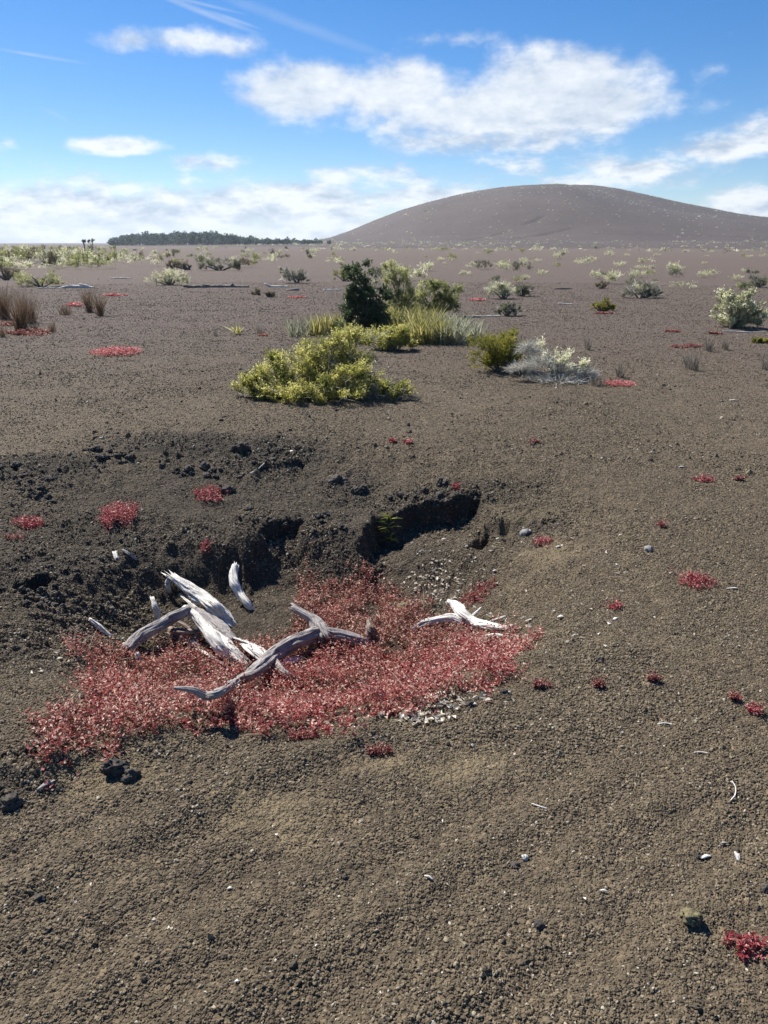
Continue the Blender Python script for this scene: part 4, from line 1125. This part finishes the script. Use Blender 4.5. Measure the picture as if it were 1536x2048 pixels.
def build_hill_scrub():
    """scrub on the cone and at its foot, too many to count"""
    n = 8500
    x = rng.uniform(HX - 240, HX + 420, n); y = rng.uniform(HY - 330, HY + 60, n)
    z = HILL(x, y)
    top = np.clip(z / 47, 0, 1)
    keep = (z > -0.4) & (rng.random(n) < np.clip(.30 + .55 * top ** 1.5 + .5 * fbm(x / 35, y / 35, 2, 77) + .25 * (z < 2), 0.06, 1))
    x, y, z = x[keep], y[keep], np.maximum(z[keep], H(x[keep], y[keep]))
    # a strip of scrub along the foot of the hill and over the plain before it
    n2 = 380
    D = rng.uniform(150, 480, n2); px = rng.uniform(620, 1640, n2)
    x2 = (px - 768) / F * D * .94; y2 = D
    x = np.concatenate([x, x2]); y = np.concatenate([y, y2]); z = np.concatenate([z, np.maximum(H(x2, y2), HILL(x2, y2))])
    n = len(x); per = 12
    i = np.repeat(np.arange(n), per)
    s = rng.uniform(.28, .8, n) * np.where(rng.random(n) < .07, 1.8, 1)
    d = norm(rng.normal(size=(n * per, 3))); d[:, 2] = np.abs(d[:, 2])
    P = np.stack([x, y, z], 1)[i] + d * (s[i] * rng.random(n * per) ** .5)[:, None] * np.array([.95, .95, .6])
    D = norm(d + rng.normal(size=d.shape) * .6)
    L = s[i] * rng.uniform(.35, .7, n * per)
    tint = np.clip(rng.normal(.34, .22, n)[i] + rng.normal(0, .1, n * per), 0, 1)
    v, t, ti = leaves(P, D, L, L * .7, tint)
    o = link('hill_scrub', mesh_from('hill_scrub', v, t, None, M['pale'], {'tint': ti}))
    tag(o, 'pale scrub dotted over the cinder hill and along its foot', 'scrub', None, 'stuff')


build_hill_scrub()

# ------------------------------------------------------------------ far forest, two lone trees
def tree_arrays(base, h, w, n, leaf):
    t = rng.random(n) ** .8
    a = rng.uniform(0, 6.28, n)
    prof = np.where(t < .3, .35 + t * 2.1, (1 - t) ** .75 * 1.25 + .10) * w / 2
    rr = prof * np.sqrt(rng.random(n)) * (1 + .3 * np.sin(a * 3 + t * 9))
    P = base + np.stack([rr * np.cos(a), rr * np.sin(a), h * (.16 + .84 * t)], 1)
    D = norm(np.stack([np.cos(a), np.sin(a), rng.uniform(-.3, .9, n)], 1) + rng.normal(size=(n, 3)) * .4)
    L = leaf * rng.uniform(.6, 1.3, n)
    return leaves(P, D, L, L * .6, np.clip(rng.normal(.5, .25) + rng.normal(0, .2, n), 0, 1))


def build_forest():
    Vs, Ts, Is = [], [], []; n0 = 0
    mb = MB()
    prof = [(205, 487), (222, 481), (250, 472), (300, 470), (380, 467), (440, 470), (480, 475), (540, 480), (600, 482), (660, 483.3), (720, 484)]
    for k in range(640):
        px = random.uniform(222, 662)
        D = random.uniform(430, 560)
        top = np.interp(px, *zip(*prof)) + random.gauss(2.0, 2.0) - (random.random() < .14) * random.uniform(1, 4.5)
        x, y = far_xy(px, D)
        h = 1.65 + (484.5 - top) / F * D * .94
        if h < 2.2: continue
        b = np.array([x, y, float(H(x, y))])
        v, t, ti = tree_arrays(b, h, random.uniform(2.2, 4.4) * (.6 + h / 20), 85, 1.1)
        Vs.append(v); Ts.append(t + n0); Is.append(ti); n0 += len(v)
        mb.add(*tube([b, b + [0, 0, h * .5], b + [0, 0, h * .9]], [.16, .12, .04], n=4, sides=5, seed=k))
    root = empty('far_forest', (-60, 430, 0), 'line of dark evergreen forest on the horizon left of the hill', 'forest')
    root['kind'] = 'stuff'
    lo = np.array(root.location)
    link('crown', mesh_from('crown', np.vstack(Vs) - lo, np.vstack(Ts), None, M['forest'], {'tint': np.concatenate(Is)}), root)
    link('trunk', mb.mesh('trunk', M['bark'], lo), root)


build_forest()
for (px, D, h, w, lab) in [(187, 175, 2.3, 1.9, 'small wide topped tree alone on the left horizon'), (170, 178, 2.1, .7, 'thin small tree left of the wide topped one on the horizon')]:
    x, y = far_xy(px, D); b = np.array([x, y, float(H(x, y))])
    root = empty('lone_tree', b, lab, 'tree')
    n = 120
    lb = [(w * .25, 0, h * .85, w * .3, w * .25, h * .12), (-w * .2, 0, h * .78, w * .28, w * .25, h * .12), (0, 0, h * .92, w * .25, w * .2, h * .1)]
    lv, pa = shrub_data(lb, 60, 6, .26, stems=6, asp=.6, twig=.15)
    link('crown', mesh_from('crown', lv[0], lv[1], None, M['greygreen'], {'tint': lv[2]}), root)
    mb = MB()
    for i, p in enumerate(pa): mb.add(*tube(p, [.06, .045, .02], n=6, sides=5, seed=i))
    link('trunk', mb.mesh('trunk', M['bark']), root)

# ------------------------------------------------------------------ air
def build_haze():
    bm = bmesh.new()
    bmesh.ops.create_cube(bm, size=1)
    me = bpy.data.meshes.new('haze'); bm.to_mesh(me); bm.free()
    o = link('haze', me, None, (0, 0, 23.5))
    o.scale = (5300, 5300, 54)
    m = bpy.data.materials.new('haze_air')
    nt, N, L = nodes(m)
    v = N.new('ShaderNodeVolumePrincipled')
    v.inputs['Color'].default_value = (0.78, 0.88, 1.0, 1); v.inputs['Density'].default_value = 0.00023; v.inputs['Anisotropy'].default_value = 0.3
    out = N.new('ShaderNodeOutputMaterial'); L.new(v.outputs[0], out.inputs['Volume'])
    me.materials.append(m)
    tag(o, 'thin bluish haze in the air over the whole plain', 'haze', None, 'stuff')


build_haze()

# ------------------------------------------------------------------ light and sky
SUN_EL, SUN_AZ = R(48), R(-40)                 # azimuth from straight ahead, negative to the left
sd = np.array([math.sin(SUN_AZ) * math.cos(SUN_EL), math.cos(SUN_AZ) * math.cos(SUN_EL), math.sin(SUN_EL)])
sun = bpy.data.lights.new('sun', 'SUN'); sun.energy = 4.15; sun.angle = R(0.53); sun.color = (1.0, 0.955, 0.88)
so = link('sun', sun); so.rotation_euler = Vector(-sd).to_track_quat('-Z', 'Y').to_euler()

W = bpy.data.worlds.new('World'); SC.world = W; W.use_nodes = True
nt = W.node_tree; N = nt.nodes; L = nt.links; N.clear()
sky = N.new('ShaderNodeTexSky'); sky.sky_type = 'NISHITA'; sky.sun_disc = False
sky.sun_elevation = SUN_EL; sky.sun_rotation = SUN_AZ % (2 * math.pi)
sky.altitude = 1200; sky.air_density = 1.0; sky.dust_density = 0.4; sky.ozone_density = 2.5
tc = N.new('ShaderNodeTexCoord')
sep = N.new('ShaderNodeSeparateXYZ'); L.new(tc.outputs['Generated'], sep.inputs[0])


def mth(op, a, b=None, c=None, clamp=False):
    n = N.new('ShaderNodeMath'); n.operation = op; n.use_clamp = clamp
    for i, s in enumerate((a, b, c)):
        if s is None: continue
        if isinstance(s, bpy.types.NodeSocket): L.new(s, n.inputs[i])
        else: n.inputs[i].default_value = s
    return n.outputs[0]


az = mth('ARCTAN2', sep.outputs[0], sep.outputs[1]); el = mth('ARCSINE', sep.outputs[2])


def azel(px, py):
    d = ray(px, py); return math.atan2(d[0], d[1]), math.asin(d[2])


cmb = N.new('ShaderNodeCombineXYZ'); L.new(az, cmb.inputs[0]); L.new(el, cmb.inputs[1])


def cnoise(sx, sy, det, ro, off=(0, 0)):
    mp = N.new('ShaderNodeMapping'); mp.inputs['Scale'].default_value = (sx, sy, 1); mp.inputs['Location'].default_value = (off[0], off[1], 0)
    L.new(cmb.outputs[0], mp.inputs['Vector'])
    n = N.new('ShaderNodeTexNoise'); n.inputs['Scale'].default_value = 1; n.inputs['Detail'].default_value = det; n.inputs['Roughness'].default_value = ro
    L.new(mp.outputs[0], n.inputs['Vector']); return n.outputs[0]


def blob(px, py, rx, ry, amp=1.0, rot=0.0):
    a, e = azel(px, py)
    ra = abs(azel(px + rx, py)[0] - a); re = abs(azel(px, py - ry)[1] - e)
    da = mth('SUBTRACT', az, a); de = mth('SUBTRACT', el, e)
    if rot:
        c, s = math.cos(rot), math.sin(rot)
        da, de = mth('ADD', mth('MULTIPLY', da, c), mth('MULTIPLY', de, s)), mth('SUBTRACT', mth('MULTIPLY', de, c), mth('MULTIPLY', da, s))
    u = mth('MULTIPLY', da, 1 / ra); v = mth('MULTIPLY', de, 1 / re)
    q = mth('ADD', mth('MULTIPLY', u, u), mth('MULTIPLY', v, v))
    return mth('MULTIPLY', mth('SUBTRACT', 1.0, mth('MULTIPLY', mth('POWER', q, 0.6), 0.62)), amp), v


CLOUD = [(640, 185, 165, 70, 1.0), (790, 190, 170, 75, 1.05), (930, 225, 240, 70, 1.05), (1130, 185, 200, 95, 1.15), (1215, 205, 140, 70, 1.05), (1050, 240, 200, 70, 1.05), (950, 280, 200, 40, .9), (560, 195, 110, 32, .8),
         (370, 85, 180, 32, .75), (270, 82, 70, 30, .72), (230, 292, 85, 20, .95), (420, 325, 85, 22, .78), (60, 428, 300, 56, .92), (250, 415, 330, 66, .95), (480, 420, 260, 60, .92),
         (650, 415, 200, 70, .95), (700, 360, 170, 40, .68), (850, 400, 200, 40, .85), (1010, 335, 160, 36, .68), (1290, 340, 120, 46, .88), (1460, 295, 140, 42, .88), (1500, 405, 90, 36, 1.0), (1560, 270, 120, 60, .9),
         (900, 78, 110, 28, .56), (1400, 150, 130, 60, .30), (1400, 215, 70, 30, .36), (1150, 365, 110, 24, .75), (760, 465, 400, 28, .9), (200, 475, 500, 30, .85), (-150, 300, 200, 70, .9), (1750, 180, 240, 90, .95), (-400, 120, 300, 80, 1), (2000, 350, 300, 70, 1)]
den = None; vv = None
for c in CLOUD:
    b, v = blob(*c)
    den = b if den is None else mth('SMOOTH_MAX', den, b, 0.12)
puff = cnoise(9, 15, 8, .62); fine = cnoise(34, 46, 5, .6, (3, 7))
tot = mth('ADD', den, mth('ADD', mth('MULTIPLY', mth('SUBTRACT', puff, .5), 1.5), mth('MULTIPLY', mth('SUBTRACT', fine, .5), .40)))
low = N.new('ShaderNodeMapRange'); low.interpolation_type = 'SMOOTHSTEP'; low.inputs[1].default_value = .17; low.inputs[2].default_value = .09; L.new(el, low.inputs[0])
lown = mth('MULTIPLY', mth('SUBTRACT', cnoise(16, 44, 6, .6, (5, 2)), .5), low.outputs[0])
tot = mth('ADD', tot, mth('MULTIPLY', lown, 1.1))
mr = N.new('ShaderNodeMapRange'); mr.interpolation_type = 'SMOOTHSTEP'; mr.inputs[1].default_value = .24; mr.inputs[2].default_value = .80
L.new(tot, mr.inputs[0])
cover = mr.outputs[0]
# cirrus streaks
st = None
for (px, py, rx, ry, amp, rot) in [(400, 22, 150, 9, .6, -.28), (470, 40, 60, 5, .5, -.25), (80, 112, 110, 5, .5, -.08), (600, 50, 240, 16, .32, -.28), (380, 2, 120, 5, .5, -.15), (110, 228, 40, 6, .25, -.4)]:
    b, _ = blob(px, py, rx, ry, 1.0, rot)
    b = mth('MULTIPLY', mth('MAXIMUM', mth('SUBTRACT', b, .38), 0), amp / 1.1)
    st = b if st is None else mth('ADD', st, b)
st = mth('MULTIPLY', st, mth('ADD', .5, cnoise(16, 60, 5, .6, (9, 1))))
cover = mth('MAXIMUM', mth('MULTIPLY', cover, .93), mth('MINIMUM', st, .7))
# thick parts are greyer below, brighter at the sunward top
puff2 = cnoise(9, 15, 8, .62, (0, -.35)); 
lit = mth('ADD', mth('MULTIPLY', mth('SUBTRACT', puff, puff2), 1.2), mth('ADD', mth('MULTIPLY', mth('SUBTRACT', cnoise(6, 16, 7, .65, (21, 3)), .5), 1.5), mth('MULTIPLY', mth('SUBTRACT', fine, .5), .3)))
lit = mth('ADD', lit, mth('MULTIPLY', mth('MULTIPLY', mth('SUBTRACT', cnoise(16, 44, 6, .6, (5.0, 1.75)), cnoise(16, 44, 6, .6, (5, 2.25))), low.outputs[0]), -1.8))
lit = mth('ADD', lit, mth('MULTIPLY', lown, 1.4))
lr = N.new('ShaderNodeMapRange'); lr.inputs[1].default_value = -.34; lr.inputs[2].default_value = .30; L.new(lit, lr.inputs[0])
cc = N.new('ShaderNodeMix'); cc.data_type = 'RGBA'
cc.inputs[6].default_value = (4.3, 5.2, 6.5, 1); cc.inputs[7].default_value = (8.6, 8.9, 9.2, 1)
L.new(lr.outputs[0], cc.inputs[0])
hs = N.new('ShaderNodeHueSaturation'); hs.inputs['Saturation'].default_value = 1.38; hs.inputs['Value'].default_value = 1.0
L.new(sky.outputs[0], hs.inputs['Color'])
mx = N.new('ShaderNodeMix'); mx.data_type = 'RGBA'
L.new(cover, mx.inputs[0]); tn = N.new('ShaderNodeMix'); tn.data_type = 'RGBA'; tn.blend_type = 'MULTIPLY'; tn.inputs[0].default_value = 1; tn.inputs[7].default_value = (.90, .93, 1.04, 1)
L.new(hs.outputs[0], tn.inputs[6]); L.new(tn.outputs[2], mx.inputs[6]); L.new(cc.outputs[2], mx.inputs[7])
bg = N.new('ShaderNodeBackground'); bg.inputs['Strength'].default_value = 0.056
L.new(mx.outputs[2], bg.inputs['Color'])
wo = N.new('ShaderNodeOutputWorld'); L.new(bg.outputs[0], wo.inputs[0])

# ------------------------------------------------------------------ camera and render settings
cd = bpy.data.cameras.new('camera'); cd.sensor_fit = 'VERTICAL'; cd.sensor_height = 36; cd.sensor_width = 27; cd.lens = 36 * F / 2048
cd.clip_start = .05; cd.clip_end = 12000
cam = link('camera', cd, None, EYE); cam.rotation_euler = (R(90) - PITCH, 0, 0)
SC.camera = cam
SC.view_settings.view_transform = 'Standard'; SC.view_settings.look = 'None'
SC.view_settings.exposure = 1.06; SC.view_settings.gamma = 1
SC.render.engine = 'CYCLES'
SC.cycles.max_bounces = 8; SC.cycles.diffuse_bounces = 6; SC.cycles.transmission_bounces = 4; SC.cycles.volume_bounces = 0
SC.cycles.use_denoising = True
SC.cycles.sample_clamp_indirect = 5
